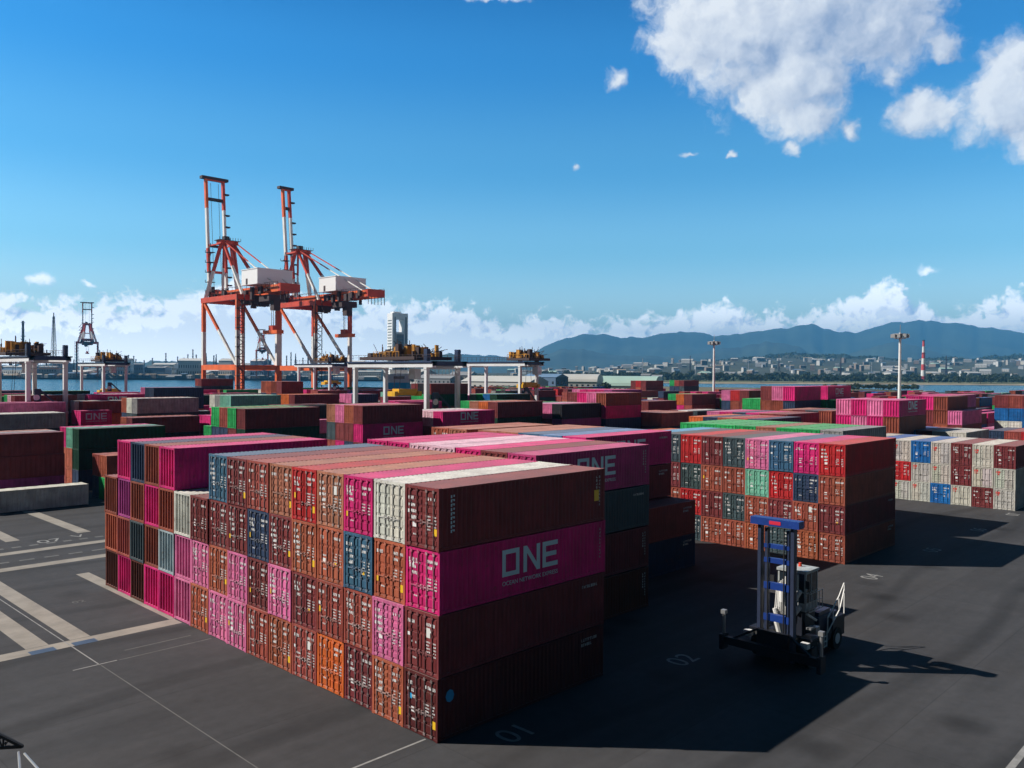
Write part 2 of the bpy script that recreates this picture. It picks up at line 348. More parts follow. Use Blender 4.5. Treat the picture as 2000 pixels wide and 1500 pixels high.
def marking_mb(H, s, v):
    rnd = random.Random(v*17+s); mb = MB(); x = -CL/2+.010
    if s < 0:   # leaf nearer the shaded corner: number and weights
        yb = -.36
        scribble(mb, x, yb, H-.62, 7 if v % 2 else 9, .085, .15, rnd)
        if v % 3: scribble(mb, x, -.36, H-.9, 4, .085, .13, rnd)
        for k in range(4 + v % 2): scribble(mb, x, -.36, H*.52-k*.15, 4, .07, .07, rnd); scribble(mb, x, -.86, H*.52-k*.15, 3, .06, .07, rnd)
    else:
        scribble(mb, x, .98, H-.68, 4+v % 3, .10, .17, rnd)
        if v >= 6:
            for k in range(2+v % 2): scribble(mb, x, .96-.1*k, H-1.0-k*.28, 5, .10, .15, rnd)
        if v == 8: mb.box((x-.004, .62, H-.95), (x, .95, H-.75))
        if v % 2: scribble(mb, x, .74, H*.45, 4, .1, .1, rnd)
        scribble(mb, x, .62, H*.2, 3, .09, .08, rnd)
        if v % 3 == 0: mb.box((x-.004, .40, H*.33), (x, .66, H*.33+.24))
        if v % 4 == 1: mb.box((x-.004, .84, H*.55), (x, 1.0, H*.55+.16))
    return mb
BODYM = [PAINT, M_['dark']]
DOOR = {}; BODY = {}; ROD = {}; MARK = {}; STICK = {}; WHOLE = {}
for tall, H in ((1, HH), (0, HS)):
    BODY[tall] = body_mesh(H).mesh('container_body', BODYM)
    BODY[tall, 'logo'] = BODY[tall]
    for s in (-1, 1):
        for q, nr in enumerate((5, 3, 7)):
            mb = MB(); leaf(mb, H, s, ribs=nr); DOOR[tall, s, q] = mb.mesh('container_door', [PAINT])
            mb = MB(); leaf(mb, H, s, ribs=nr); rods(mb, H, s, hz=(1.08, .95, 1.22)[q]); DOOR[tall, s, q, 'rods'] = mb.mesh('container_door', [PAINT])
        for q in range(3):
            for k in (0, 1): mb = MB(); rods(mb, H, s, (k,), hz=(1.08, .95, 1.22)[q]); ROD[tall, s, k, q] = mb.mesh('locking_rod', [PAINT])
        for v in range(10): MARK[tall, s, v] = marking_mb(H, s, v).mesh('marking', [M_['mark']])
    # one-piece copies for stacks too distant to show their parts
    mb = body_mesh(H, n_side=20, n_roof=10, n_end=5, frontdepth=.09)
    for s in (-1, 1):
        leaf(mb, H, s, ribs=3)
        for y in (.3, .8): mb.box((-CL/2-.02, s*y-.03, .12), (-CL/2+.03, s*y+.03, H-.1))
    WHOLE[tall] = mb.mesh('container_whole', BODYM)
    mb = body_mesh(H, L=6.058, n_side=10, n_roof=5, n_end=5, frontdepth=.09)
    for s in (-1, 1): leaf(mb, H, s, x=-3.029, ribs=3)
    WHOLE[tall, 20] = mb.mesh('container_whole', BODYM)
for v, (y, z, w, h) in enumerate(((-.98, .55, .2, .36), (.86, 1.2, .2, .3), (-.98, .7, .2, .32), (.9, .8, .18, .26), (-.5, .9, .16, .2))):
    mb = MB(); x = -CL/2+.009; mb.box((x-.004, y-w/2, z), (x, y+w/2, z+h))
    STICK[v] = mb.mesh('sticker', [M_['yellow']])
mb = MB(); x = -CL/2+.009; mb.box((x-.004, .62, 1.55), (x, .86, 1.8)); STICK['cyan'] = mb.mesh('sticker', [M_['cyan']])
mb = MB(); x = -CL/2+.009; mb.box((x-.004, -.62, 1.75), (x, -.36, 2.2)); STICK['white'] = mb.mesh('sticker', [M_['white']])
mb = MB(); x = -CL/2+.009
mb.box((x-.004, .5, HS-.62), (x, .95, HS-.36)); mb.box((x-.004, .6, HS-.86), (x, .9, HS-.68)); STICK['redlogo'] = mb.mesh('marking', [M_['redmark']])
mb = MB(); one_logo(mb, lambda a, b: (-CL/2+.023, 1.0-a, b), .0, HH-.95, .26); DOORONE = mb.mesh('lettering', [M_['mark']])
mb = MB(); yy = -CW/2-.004
one_logo(mb, lambda a, b: (a, yy, b), -2.06, 1.06, 1.32)
t = text_mesh('OCEAN NETWORK EXPRESS', .30)
k = len(mb.v); w_ = max(v.co.x for v in t.vertices)
for p in t.polygons: mb.face([(-2.06+t.vertices[i].co.x*4.12/w_, yy-t.vertices[i].co.z, .62+t.vertices[i].co.y) for i in p.vertices])
SIDEONE = mb.mesh('lettering', [M_['logo']])
mb = MB(); rnd = random.Random(5)
for k in range(9):
    z = HH-.5-k*.2
    mb.box((-CL/2+.72, yy-.003, z), (-CL/2+.80, yy, z+.14)); mb.box((-CL/2+.88, yy-.003, z+.05), (-CL/2+.96, yy, z+.14))
    if k % 3: mb.box((-CL/2+.80, yy-.003, z+.1), (-CL/2+.88, yy, z+.14))
SIDETEXT = mb.mesh('marking', [M_['logo']])
SIDECODE = []
for q in range(4):
    mb = MB(); rnd = random.Random(q+50); dimm = M_['dimmark']
    n_ = 0; x_ = CL/2-.55
    for row in range(2 if q % 2 else 1):
        for k in range(9-3*row):
            xx = x_-1.4+k*.15; z = HH-.62-row*.26
            if q < 2: mb.box((xx, yy-.003, z), (xx+.045, yy, z+.16)); mb.box((xx+.045, yy-.003, z+rnd.choice((0, .12))), (xx+.10, yy, z+rnd.choice((0, .12))+.04))
            else: mb.box((x_-row*.25, yy-.003, HH-.5-k*.19), (x_-row*.25+.11, yy, HH-.45-k*.19)); mb.box((x_-row*.25+rnd.choice((0, .08)), yy-.003, HH-.45-k*.19), (x_-row*.25+.03+rnd.choice((0, .08)), yy, HH-.37-k*.19))
    SIDECODE.append(mb.mesh('marking', [dimm]))

# ------------------------------------------------------------------ colours
C = dict(maroon=(.195,.038,.042), brown=(.26,.064,.040), redbrown=(.32,.070,.056), orangebrown=(.42,.110,.062), orange=(.62,.14,.032), magenta=(.62,.020,.18),
    lightpink=(.68,.17,.36), fadedmagenta=(.50,.05,.20), palepink=(.72,.46,.56), white=(.72,.72,.66), offwhite=(.54,.53,.48), steelblue=(.045,.13,.23), navy=(.028,.052,.11), slate=(.055,.085,.10), red=(.50,.024,.028),
    tan=(.40,.155,.10), brick=(.33,.085,.055), rust=(.42,.115,.055), darkmaroon=(.10,.020,.020), cyan=(.07,.36,.6), green=(.025,.40,.11), darkgreen=(.008,.055,.03), mint=(.19,.50,.38), grey=(.30,.31,.31), purple=(.32,.05,.22), blue=(.012,.14,.42),
    darkbrown=(.10,.026,.016), greyblue=(.30,.40,.45), black=(.018,.02,.026), paleblue=(.10,.22,.42))
CNAME = dict(brick='brick-red', rust='rust-red', darkmaroon='dark maroon', offwhite='off-white', fadedmagenta='faded magenta', redbrown='red-brown', orangebrown='rust-orange', lightpink='faded pink', palepink='pale pink', steelblue='steel blue', darkgreen='dark green', darkbrown='dark brown',
             greyblue='pale grey-blue', paleblue='mid blue')
ORD = 'first second third fourth fifth sixth seventh eighth ninth tenth eleventh twelfth thirteenth fourteenth fifteenth sixteenth'.split()
LVL = ['top tier', 'second tier', 'third tier', 'fourth tier', 'fifth tier']
rc = random.Random(11)
def jitter(c): k = rc.uniform(.9, 1.1); return tuple(min(1, x*k*rc.uniform(.97, 1.03)) for x in c)
def lighten(c, k): return tuple(x*(1-k)+.42*k for x in c)
STUFF = []                                   # (x, y, z, H, colour, L) containers that only show in slivers
COUNT = [0]
LABELS = set()
def container(x, y, z, tall, key, lod, label, group, flip=False, L=CL, one_side=False, one_door=False, v=None, stick=(), extra=(), near_side=False):
    """x, y: the corner that shows its doors and its shaded side"""
    H = HH if tall else HS; c = jitter(C[key]); COUNT[0] += 1; v = rc.randrange(10) if v is None else v
    if label in LABELS: print('DUP', label)
    LABELS.add(label)
    if len(label.split()) > 16: print('LONG', label)
    loc = (x+L/2, y+CW/2, z); rz = (math.pi if flip else 0) + rc.uniform(-.0016, .0016)
    if lod == 2:
        o = link('shipping_container', WHOLE[(tall, 20)] if L < 9 else WHOLE[tall], None, loc, c); o.rotation_euler = (0, 0, rz)
        if not one_side: return tag(o, label, 'container', group)
        r = thing('shipping_container', label, 'container', loc, rz, group); o.parent = r; o.name = 'body'; o.location = (0, 0, 0); o.rotation_euler = (0, 0, 0)
        l = link('lettering', SIDEONE, r); l.rotation_euler = (0, 0, rz); return r
    r = thing('shipping_container', label, 'container', loc, rz, group)
    link('body', BODY[tall], r, None, c); dq = rc.choice((0, 0, 1, 2))
    for s in (-1, 1):
        d = link('door', DOOR[tall, s, dq] if lod == 0 else DOOR[tall, s, dq, 'rods'], r, None, tuple(x*rc.uniform(.92, 1.05) for x in c))
        if lod == 0:
            rcol = lighten(c, rc.choice((.1, .25, .4, .6)))
            for k in (0, 1): link('locking_rod', ROD[tall, s, k, dq], d, None, rcol)
        if not flip and key not in ('white', 'offwhite'): link('marking', MARK[tall, s, v], d)
        if key == 'offwhite' and s > 0: link('marking', STICK['redlogo'], d)
    for sk in stick: link('sticker', STICK[sk], r)
    if one_door: link('lettering', DOORONE, r)
    if one_side: link('lettering', SIDEONE, r)
    if lod < 2 and near_side and not flip: link('marking', SIDECODE[rc.randrange(4)], r, (0, 0, H-HH))
    for nm, me in extra: link(nm, me, r)
    return r
def block(where, x, y, cols, heights, lod, group, total=None, flipcols=(), pitch=2.499, one_side=(), one_door=(), L=CL, side='shaded side', stick=None, first=0, extra=None, gap=.004):
    """cols: from the shaded side on, each a list of colours from the top layer down (None = no container).
    heights: container heights from the bottom up (1 tall, 0 standard). Layers not listed go to the massed stacks."""
    n = len(heights); zs = [0]
    for t in heights: zs.append(zs[-1] + (HH if t else HS) + gap)
    for ci, col in enumerate(cols):
        for li in range(n):
            lev = n-1-li
            if li < len(col):
                if col[li] is None: continue
                lab = f"{CNAME.get(col[li], col[li])} container, {LVL[li] if not (li == n-1) else 'bottom tier'}, {ORD[ci+first]} column from {side}, {where}"
                container(x+rc.uniform(-.06, .06), y+ci*pitch, zs[lev], heights[lev], col[li], lod, lab, group, flip=ci in flipcols, L=L,
                          one_side=(ci, li) in one_side, one_door=(ci, li) in one_door, stick=(stick or {}).get((ci, li), ()), extra=(extra or {}).get((ci, li), ()), near_side=ci == 0)
            else:
                STUFF.append((x, y+ci*pitch, zs[lev], HH if heights[lev] else HS, C[rc.choice(('maroon','brown','magenta','redbrown','slate','maroon','orangebrown','navy'))], L))

G1 = 'containers of the front block'
A1 = [['maroon','magenta','maroon','darkmaroon'], ['white','orangebrown','lightpink','orangebrown'], ['magenta','steelblue','redbrown','maroon'], ['tan','orangebrown','redbrown','orange'],
      ['red','orangebrown','maroon','redbrown'], ['tan','maroon','lightpink','orangebrown'], ['redbrown','navy','maroon','redbrown'], ['maroon','maroon','lightpink','lightpink'],
      ['steelblue','maroon','orangebrown','lightpink'], [None,'maroon','lightpink','orangebrown'], [None,'white','lightpink','lightpink'], ['magenta','brown','greyblue','magenta'],
      ['brown','magenta','brown','magenta'], ['navy','brown','slate','darkbrown'], ['magenta','purple','redbrown','magenta'], [None,'brown','orangebrown','darkbrown']]
mb = MB(); mb.box((CL/2-.95, -CW/2-.008, 1.15), (CL/2-.55, -CW/2-.002, 1.75)); YPATCH = mb.mesh('sticker', [M_['yellow']])
mb = MB()
for k in range(8): mb.face([(-CL/2+.75+.26*math.cos(a), -CW/2-.004, 1.98+.30*math.sin(a)) for a in (k*math.pi/4, (k+1)*math.pi/4)] + [(-CL/2+.75, -CW/2-.004, 1.98)])
BLUEDOT = mb.mesh('sticker', [M_['cyan']])
block('front block', 0, 0, A1, (1,1,1,1), 0, G1, flipcols=(10,11,12,13,14,15), one_side=((0,1),), one_door=((0,1),(2,0),(7,2),(7,3),(1,2),(5,2),(9,2),(8,3)),
      stick={(0,0):(2,), (0,2):('white',), (0,3):('cyan',0), (1,0):(), (1,1):(0,3), (1,3):(0,), (2,0):(3,), (2,1):(4,), (3,0):('white',), (3,1):(4,), (3,2):(1,), (4,0):(0,1), (4,1):(0,),
             (4,3):('white',), (5,0):(0,), (5,1):(2,), (5,2):(1,), (5,3):(0,), (6,1):(1,), (7,0):(0,), (7,1):(3,), (7,2):(), (7,3):(1,), (8,2):(2,), (9,3):(2,), (6,2):(3,), (4,2):(4,)},
      extra={(0,0):(('marking', SIDETEXT), ('sticker', YPATCH)), (0,3):(('sticker', BLUEDOT),)})
G2 = 'containers of the block behind the front block'
block('pink-roofed block behind', 13.4, 6.35, [['fadedmagenta','slate','maroon','darkbrown'], ['maroon'], ['magenta'], ['palepink'], ['palepink'], ['magenta'], ['magenta']], (1,1,1,1), 1, G2,
      one_side=((0,0),), one_door=((0,0),), gap=.06)
block('low pair beside blue-roofed block', 27.0, 10.9, [['redbrown','navy']], (1,1), 1, G2)
block('blue and magenta roofed block', 27.0, 13.4, [['magenta','maroon','maroon','slate'], ['paleblue'], ['steelblue'], ['tan'], ['tan']], (1,1,1,1), 1, G2, one_side=((0,0),), gap=.06)
block('tan-roofed pair behind', 28.0, 28.5, [['tan'], ['orangebrown']], (1,1,1,1), 1, G2)
G3 = 'containers of the block behind the lift truck'
BB = [['red','brick','maroon','brick'], ['magenta','navy','brick','rust'], ['steelblue','red','maroon','slate'], ['lightpink','mint','brick','rust'], ['slate','brick','slate','brick'],
      ['maroon','brick','maroon','brick'], ['red','slate','red','slate'], ['slate','maroon','brick','rust'], ['cyan','rust','lightpink','brown']]
block('block behind the lift truck', 49.06, 1.7, BB, (0,0,0,1), 1, G3, pitch=2.44, one_door=((1,0),(3,0)), stick={(0,2):(4,), (1,2):('white',), (3,0):(3,), (5,1):(1,), (6,2):(4,)})
block('green-roofed block', 62.6, 7.6, [['grey'], ['green'], ['green'], ['tan'], ['green'], ['green'], ['green'], ['green']], (1,0,0,1), 2, G3)
G4 = 'containers of the pale block'
CB = [['maroon','offwhite','offwhite'], ['offwhite','offwhite','maroon'], ['maroon','maroon','offwhite'], ['offwhite','offwhite','blue'], ['blue','offwhite','offwhite'], ['offwhite','red','offwhite']]
block('white and blue block', 93.9, -1.2, CB, (0,0,1), 1, G4)
block('white and blue block', 93.9, -1.2+6*2.499, [['blue'], ['offwhite'], ['red'], ['red']], (0,0,1), 2, G4, first=6)
block('stack behind the white block', 117, 10.9, [['offwhite','slate'], ['offwhite','maroon'], ['maroon'], ['blue'], ['magenta'], ['lightpink']], (0,0,1), 2, G4)
block('red and navy stack', 131, 4.2, [['red','redbrown'], ['redbrown','red'], ['navy','slate']], (0,0,0), 2, G4)
G5 = 'containers of the rows toward the quay'
def mid(where, x, y, cols, heights, **k): block(where, x, y, cols, heights, 2, G5, **k)
mid('stack with green doors', 33.5, 80.3, [['maroon','darkgreen'], ['green'], ['redbrown'], ['green']], (1,1,1,1))
mid('stack with green doors', 33.5, 90.3, [['green']], (1,1,1), first=4)
mid('stack with pink and brown doors', 52.9, 79.3, [['maroon','magenta'], ['orangebrown'], ['lightpink'], ['tan']], (1,1,1,1), one_side=((0,1),))
mid('white-roofed magenta stack', 67.0, 76.4, [['magenta','navy'], ['palepink'], ['palepink'], ['white']], (0,0,0,0), one_side=((0,0),))
mid('maroon stack with orange doors', 82, 78.6, [['maroon','darkgreen'], ['orange','green'], ['tan'], ['green']], (1,1,1,1))
mid('black-sided stack', 96.3, 75.6, [['black','purple'], ['lightpink'], ['palepink'], ['grey']], (0,0,1,1))
mid('pink and rust stack', 108.8, 74.7, [['brown','magenta'], ['lightpink','magenta'], ['magenta','lightpink'], ['maroon']], (0,0,0,0,0), flipcols=(0,1,2))
mid('brown-doored stack with red roofs', 122.4, 70.5, [['tan'], ['tan'], ['redbrown'], ['orangebrown']], (1,1,1))
mid('lower red-roofed stack', 108.8, 60.0, [['red'], ['red'], ['orange'], ['orange']], (1,1))
mid('grey stack with a white end', 137, 71, [['slate'], ['white'], ['maroon']], (1,1,1))
mid('brown stack past the grey one', 139.7, 86, [['maroon'], ['brown'], ['blue'], ['blue']], (0,0,0,0))
mid('stack beside the green roofs', 87.3, 29.4, [['navy'], ['red'], ['orangebrown'], ['navy'], ['orange']], (0,0,0,0), flipcols=(1,))
mid('brown and slate stack', 123.3, 34.8, [['brown'], ['slate'], ['maroon'], ['tan']], (0,0,0,0), flipcols=(0,1))
mid('ribbed stack by green roofs', 105, 34.4, [['maroon'], ['redbrown'], ['magenta'], ['navy'], ['magenta'], ['lightpink']], (0,0,0,0), flipcols=(0,1))
mid('green and brown stack', 150, 42.0, [['brown'], ['green'], ['green'], ['mint']], (1,1,1,1), flipcols=(0,1,2,3))
mid('tall magenta stack', 110.3, 18.6, [['magenta','brown'], ['lightpink','magenta'], ['magenta','lightpink'], ['lightpink','magenta']], (0,0,0,0,0), flipcols=(0,1,2,3), one_side=((0,0),))
mid('pink and brown pair of tiers', 143, 18.9, [[None,'lightpink'], ['brown','brown'], ['magenta','maroon'], ['magenta']], (0,0,0,0,0), flipcols=(0,1,2,3))
mid('magenta-roofed row', 158, 24, [['lightpink'], ['magenta'], ['magenta']], (0,0,0,0,0))
mid('maroon and blue stack', 166, 9.5, [['maroon','white','white'], ['maroon','blue','blue'], ['redbrown','blue','white'], ['maroon','blue','white']], (0,0,0,0,0))
mid('magenta tower', 135.8, 47.8, [['magenta','navy'], ['lightpink','brown'], ['maroon']], (1,1,1,1,1), flipcols=(0,1))
mid('magenta pair past the tower', 150.5, 47.4, [['magenta'], ['magenta']], (1,1,1,1,1), one_side=((0,0),))
mid('lone brown stack', 161.4, 71.7, [['maroon'], ['red'], ['lightpink']], (0,0,0,0,0))
mid('green stack', 153.6, 61.7, [['darkgreen'], ['green'], ['green']], (1,1,1,0))
mid('green and navy stack', 177, 83.7, [['navy'], ['green'], ['maroon']], (0,0,0,0))
mid('orange and green stack', 165.3, 90, [['maroon'], ['orange'], ['green']], (1,1,1,1))
mid('magenta row near the trees', 136.1, 94, [['purple'], ['magenta'], ['magenta'], ['magenta'], ['lightpink']], (0,0,0,0,0))
mid('dark maroon stack near the dome', 250, 164, [['maroon'], ['red'], ['maroon']], (1,1,1,1,0))
mid('dark stack with a green end', 290, 172, [['maroon'], ['redbrown'], ['green']], (1,1,1,1,0))
# toward the gantry cranes
mid('dark stack by painted lanes', 1.5, 91.9, [['maroon','maroon','purple'], ['grey'], ['tan']], (1,1,1))
mid('single tier by painted lanes', 1.45, 83, [['white']], (0,))
mid('dark green stack', 16.8, 96.0, [['darkgreen','darkgreen'], ['mint'], ['magenta']], (1,1,1))
mid('brown pair beside the front block', 16.4, 84.6, [['orangebrown','green'], ['redbrown']], (1,1))
mid('grey stack under gantry', 19.2, 146.4, [['grey','slate'], ['white'], ['white']], (1,1,1))
mid('grey stack under gantry', 5.0, 147.4, [['grey','maroon'], ['palepink'], ['white']], (1,1,1), first=3)
mid('short magenta stack', 36, 152, [['magenta'], ['magenta']], (1,1,1), one_side=((0,0),), L=6.058)
mid('slate stack beside the magenta one', 44, 137, [['slate'], ['black'], ['maroon']], (1,1,1))
mid('brown low stack', 33.6, 120, [['maroon','black'], ['orangebrown']], (1,1,1))
mid('magenta low stack', 47, 118, [['magenta','maroon'], ['magenta']], (1,1,1), one_side=((0,0),), L=6.058)
mid('grey-sided stack', 40, 134, [['grey','slate'], ['white'], ['orangebrown']], (1,1,1,1))
mid('tall navy stack', 57.3, 167.6, [['navy','navy'], ['navy'], ['lightpink','magenta']], (0,0,0,0,0), flipcols=(1,2))
mid('purple-sided row', 42.4, 166, [['magenta','purple'], ['palepink'], ['palepink']], (1,1,1,1), one_side=((0,0),))
mid('maroon row with a pink roof', 28, 166.5, [['maroon','maroon'], ['palepink'], ['green']], (1,1,1,1))
mid('pink row past the gantry legs', 10, 172, [['magenta','magenta'], ['lightpink'], ['maroon']], (1,1,1,1), one_side=((0,0),))
mid('green-ended row', 44, 205, [['darkgreen','brown'], ['green']], (1,1,1,1))
mid('small brown stack by the quay', 112, 258, [['maroon'], ['redbrown']], (1,1,1,1,0))
mid('teal and grey stack', 63, 141.5, [['mint','steelblue'], ['mint'], ['grey'], ['white']], (1,1,1,1))
mid('brown stack by the quay', 83.1, 154.6, [['maroon'], ['brown'], ['orangebrown'], ['orangebrown']], (1,1,1,1,1), flipcols=(1,2,3), L=6.058)
mid('rust-ended stack', 79, 142, [['maroon','brown'], ['orange'], ['orange']], (1,1,1,1))
mid('navy low stack', 93, 137, [['navy','maroon'], ['lightpink'], ['lightpink']], (1,1,1,1), L=6.058)
mid('magenta stack under spreader', 93, 122.6, [['magenta','maroon'], ['magenta']], (0,0,0,0), one_side=((0,0),))
mid('green-ended stack under gantry', 106.5, 126, [['maroon','darkgreen'], ['black','green'], ['maroon','green']], (1,1,1,1,0))
mid('blue-doored stack', 121, 118, [['darkgreen','navy'], ['blue','blue'], ['green'], ['grey']], (1,1,1,1))
mid('green low stack', 110, 104, [['maroon','green'], ['green'], ['green'], ['mint'], ['green']], (0,0,0))
mid('green roofs beside it', 95.5, 103, [['mint'], ['green'], ['mint'], ['grey']], (0,0,0))
print('containers', COUNT[0])

# rows beyond: everything that only shows as slivers is one massed object
PAL = ['magenta']*5 + ['maroon']*4 + ['redbrown']*3 + ['brown']*2 + ['lightpink']*2 + ['orange','orangebrown','navy','slate','slate','green','green','blue','white','grey','red','mint','darkgreen','black']
rr = random.Random(3)
used = [(s[0], s[1]) for s in STUFF] + [((o.location.x-CL/2), (o.location.y-CW/2)) for o in COL.objects if o.name.startswith('shipping_container')]
def free(x, y, L=CL): return all(abs(x-a) > L+.3 or abs(y-b) > 2.6 for a, b in used)
rows = [(y0, xa, xb, 4) for y0, xa, xb in ((108, 60, 330), (133, 110, 340), (150, -30, 330), (184, -30, 330), (200, -40, 320), (217, -40, 320), (230, -40, 310), (247, -50, 300), (266, -50, 290))]
rows += [(60, 165, 420, 4), (44, 165, 430, 4), (30, 176, 430, 4), (14, 184, 420, 3), (0, 150, 400, 3), (-16, 150, 380, 3), (76, 176, 400, 4), (92, 196, 390, 4), (-32, 170, 360, 3)]
for y0, xa, xb, hmax in rows:
    x = xa
    while x < xb:
        h = rr.choice((hmax, hmax, hmax-1, hmax-1, hmax-2)); dx = 13.2
        if rr.random() < .9:
            for ci in range(6):
                y = y0 + ci*2.5
                if not free(x, y): continue
                hh = max(1, h - (rr.random() < .25))
                for k in range(hh): STUFF.append((x, y, k*2.6, HS, jitter(C[rr.choice(PAL)]), CL))
                used.append((x, y))
        x += dx + (2.3 if rr.random() < .6 else 0)
def massed():
    import numpy as np
    lib = {}
    for H in (HH, HS):
        for L in (CL, 6.058):
            mb = body_mesh(H, L=L, n_side=14 if L > 9 else 7, n_roof=3, n_end=4, frontdepth=.09)
            for s in (-1, 1): leaf(mb, H, s, x=-L/2, ribs=2)
            lib[H, L] = mb
    V, F, MI, COLR = [], [], [], []; off = 0
    for (x, y, z, H, c, L) in STUFF:
        mb = lib[H, L]; a = np.array(mb.v) + np.array((x+L/2, y+CW/2, z)); V.append(a)
        F += [tuple(i+off for i in f) for f in mb.f]; MI += mb.m; COLR += [(*c, 1)]*len(mb.f); off += len(mb.v)
    me = bpy.data.meshes.new('container_stacks'); me.from_pydata(np.concatenate(V).tolist(), [], F)
    me.materials.append(PAINTV); me.materials.append(M_['dark']); me.polygons.foreach_set('material_index', MI)
    at = me.attributes.new('tint', 'FLOAT_COLOR', 'FACE'); at.data.foreach_set('color', [v for c in COLR for v in c]); me.update()
    o = link('container_stacks', me); tag(o, 'massed stacks of many coloured containers in the far rows and under the stacks', 'containers'); o['kind'] = 'stuff'
massed()
print('massed', len(STUFF))
# ------------------------------------------------------------------ ground, water, terrain
def asphalt():
    m = mat('asphalt', (.05, .05, .052), .85); t = m.node_tree; b = t.nodes['Principled BSDF']; n = t.nodes.new; L = t.links.new
    tx = n('ShaderNodeTexCoord')
    def ns(scale, det, rough=.6, vec=None):
        q = n('ShaderNodeTexNoise'); q.inputs['Scale'].default_value = scale; q.inputs['Detail'].default_value = det; q.inputs['Roughness'].default_value = rough
        L(vec or tx.outputs['Object'], q.inputs['Vector']); return q.outputs['Fac']
    mp = n('ShaderNodeMapping'); mp.inputs['Rotation'].default_value = (0, 0, .12); mp.inputs['Scale'].default_value = (.05, .6, 1); L(tx.outputs['Object'], mp.inputs['Vector'])
    a, c, d, e = ns(.06, 5), ns(1.4, 6, .7), ns(1, 4, .6, mp.outputs[0]), ns(40, 3, .7)
    def mr(s, a0, a1, b0, b1):
        r = n('ShaderNodeMapRange'); L(s, r.inputs[0])
        for i, x in enumerate((a0, a1, b0, b1)): r.inputs[i+1].default_value = x
        return r.outputs[0]
    def mul(p, q):
        k = n('ShaderNodeMath'); k.operation = 'MULTIPLY'; L(p, k.inputs[0]); L(q, k.inputs[1]); return k.outputs[0]
    k = mul(mul(mr(a, .3, .7, .80, 1.18), mr(c, .25, .75, .84, 1.15)), mul(mr(d, .35, .65, .88, 1.10), mr(e, .2, .8, .82, 1.18)))
    mu = n('ShaderNodeMix'); mu.data_type = 'RGBA'; mu.blend_type = 'MULTIPLY'; mu.inputs['Factor'].default_value = 1
    mu.inputs['A'].default_value = (.056, .0565, .061, 1); L(k, mu.inputs['B'])
    # slab joints, repaired bays, oil spots and tyre arcs
    br = n('ShaderNodeTexBrick'); br.inputs['Scale'].default_value = 1; br.inputs['Brick Width'].default_value = 14.4; br.inputs['Row Height'].default_value = 7.2; br.inputs['Mortar Size'].default_value = .035
    br.inputs['Color1'].default_value = (.93, .93, .93, 1); br.inputs['Color2'].default_value = (1.05, 1.05, 1.05, 1); br.inputs['Mortar'].default_value = (.78, .78, .78, 1); br.offset = .0
    L(tx.outputs['Object'], br.inputs['Vector'])
    m2 = n('ShaderNodeMix'); m2.data_type = 'RGBA'; m2.blend_type = 'MULTIPLY'; m2.inputs['Factor'].default_value = 1; L(mu.outputs['Result'], m2.inputs['A']); L(br.outputs['Color'], m2.inputs['B'])
    vo = n('ShaderNodeTexVoronoi'); vo.inputs['Scale'].default_value = .16; L(tx.outputs['Object'], vo.inputs['Vector'])
    wv = n('ShaderNodeTexWave'); wv.wave_type = 'RINGS'; wv.inputs['Scale'].default_value = .035; wv.inputs['Distortion'].default_value = 9; wv.inputs['Detail'].default_value = 1.5; wv.inputs['Detail Scale'].default_value = .4
    L(tx.outputs['Object'], wv.inputs['Vector'])
    spots = mul(mr(vo.outputs['Distance'], .05, .25, .5, 1), mul(mr(wv.outputs['Fac'], .90, .99, 1, .74), mr(ns(7, 4, .8), .62, .75, 1, .8)))
    m3 = n('ShaderNodeMix'); m3.data_type = 'RGBA'; m3.blend_type = 'MULTIPLY'; m3.inputs['Factor'].default_value = 1; L(m2.outputs['Result'], m3.inputs['A']); L(spots, m3.inputs['B'])
    mu = m3
    du = n('ShaderNodeMix'); du.data_type = 'RGBA'; L(mr(ns(.09, 4, .6), .5, .75, 0, .22), du.inputs['Factor']); L(mu.outputs['Result'], du.inputs['A']); du.inputs['B'].default_value = (.068, .055, .046, 1)
    L(du.outputs['Result'], b.inputs['Base Color'])
    bp = n('ShaderNodeBump'); bp.inputs['Strength'].default_value = .25; bp.inputs['Distance'].default_value = .03; L(e, bp.inputs['Height']); L(bp.outputs[0], b.inputs['Normal'])
    b.inputs['Specular IOR Level'].default_value = .25
    return m
ASPH = asphalt()
# land: the yard with its quay, the tongue of land beyond, the shore of the channel
edge = [(-280, 331), (338, 331)]
edge += [tuple(U(u, d).xy) for u, d in ((795, 560), (752, 900), (752, 1640), (1238, 1640), (1240, 1330), (1310, 1120), (1480, 1080), (1640, 1090), (1790, 930), (1805, 860), (2000, 800), (2700, 700))]
edge += [(420, -270), (-280, -270)]
mb = MB(); mb.prism(edge[::-1] if False else edge, -4, 0, 0)
gr = mb.build('ground', ASPH); gr['kind'] = 'structure'
# make the top face outward-facing
import bmesh
bm = bmesh.new(); bm.from_mesh(gr.data); bmesh.ops.recalc_face_normals(bm, faces=bm.faces); bmesh.ops.triangulate(bm, faces=bm.faces); bm.to_mesh(gr.data); bm.free()

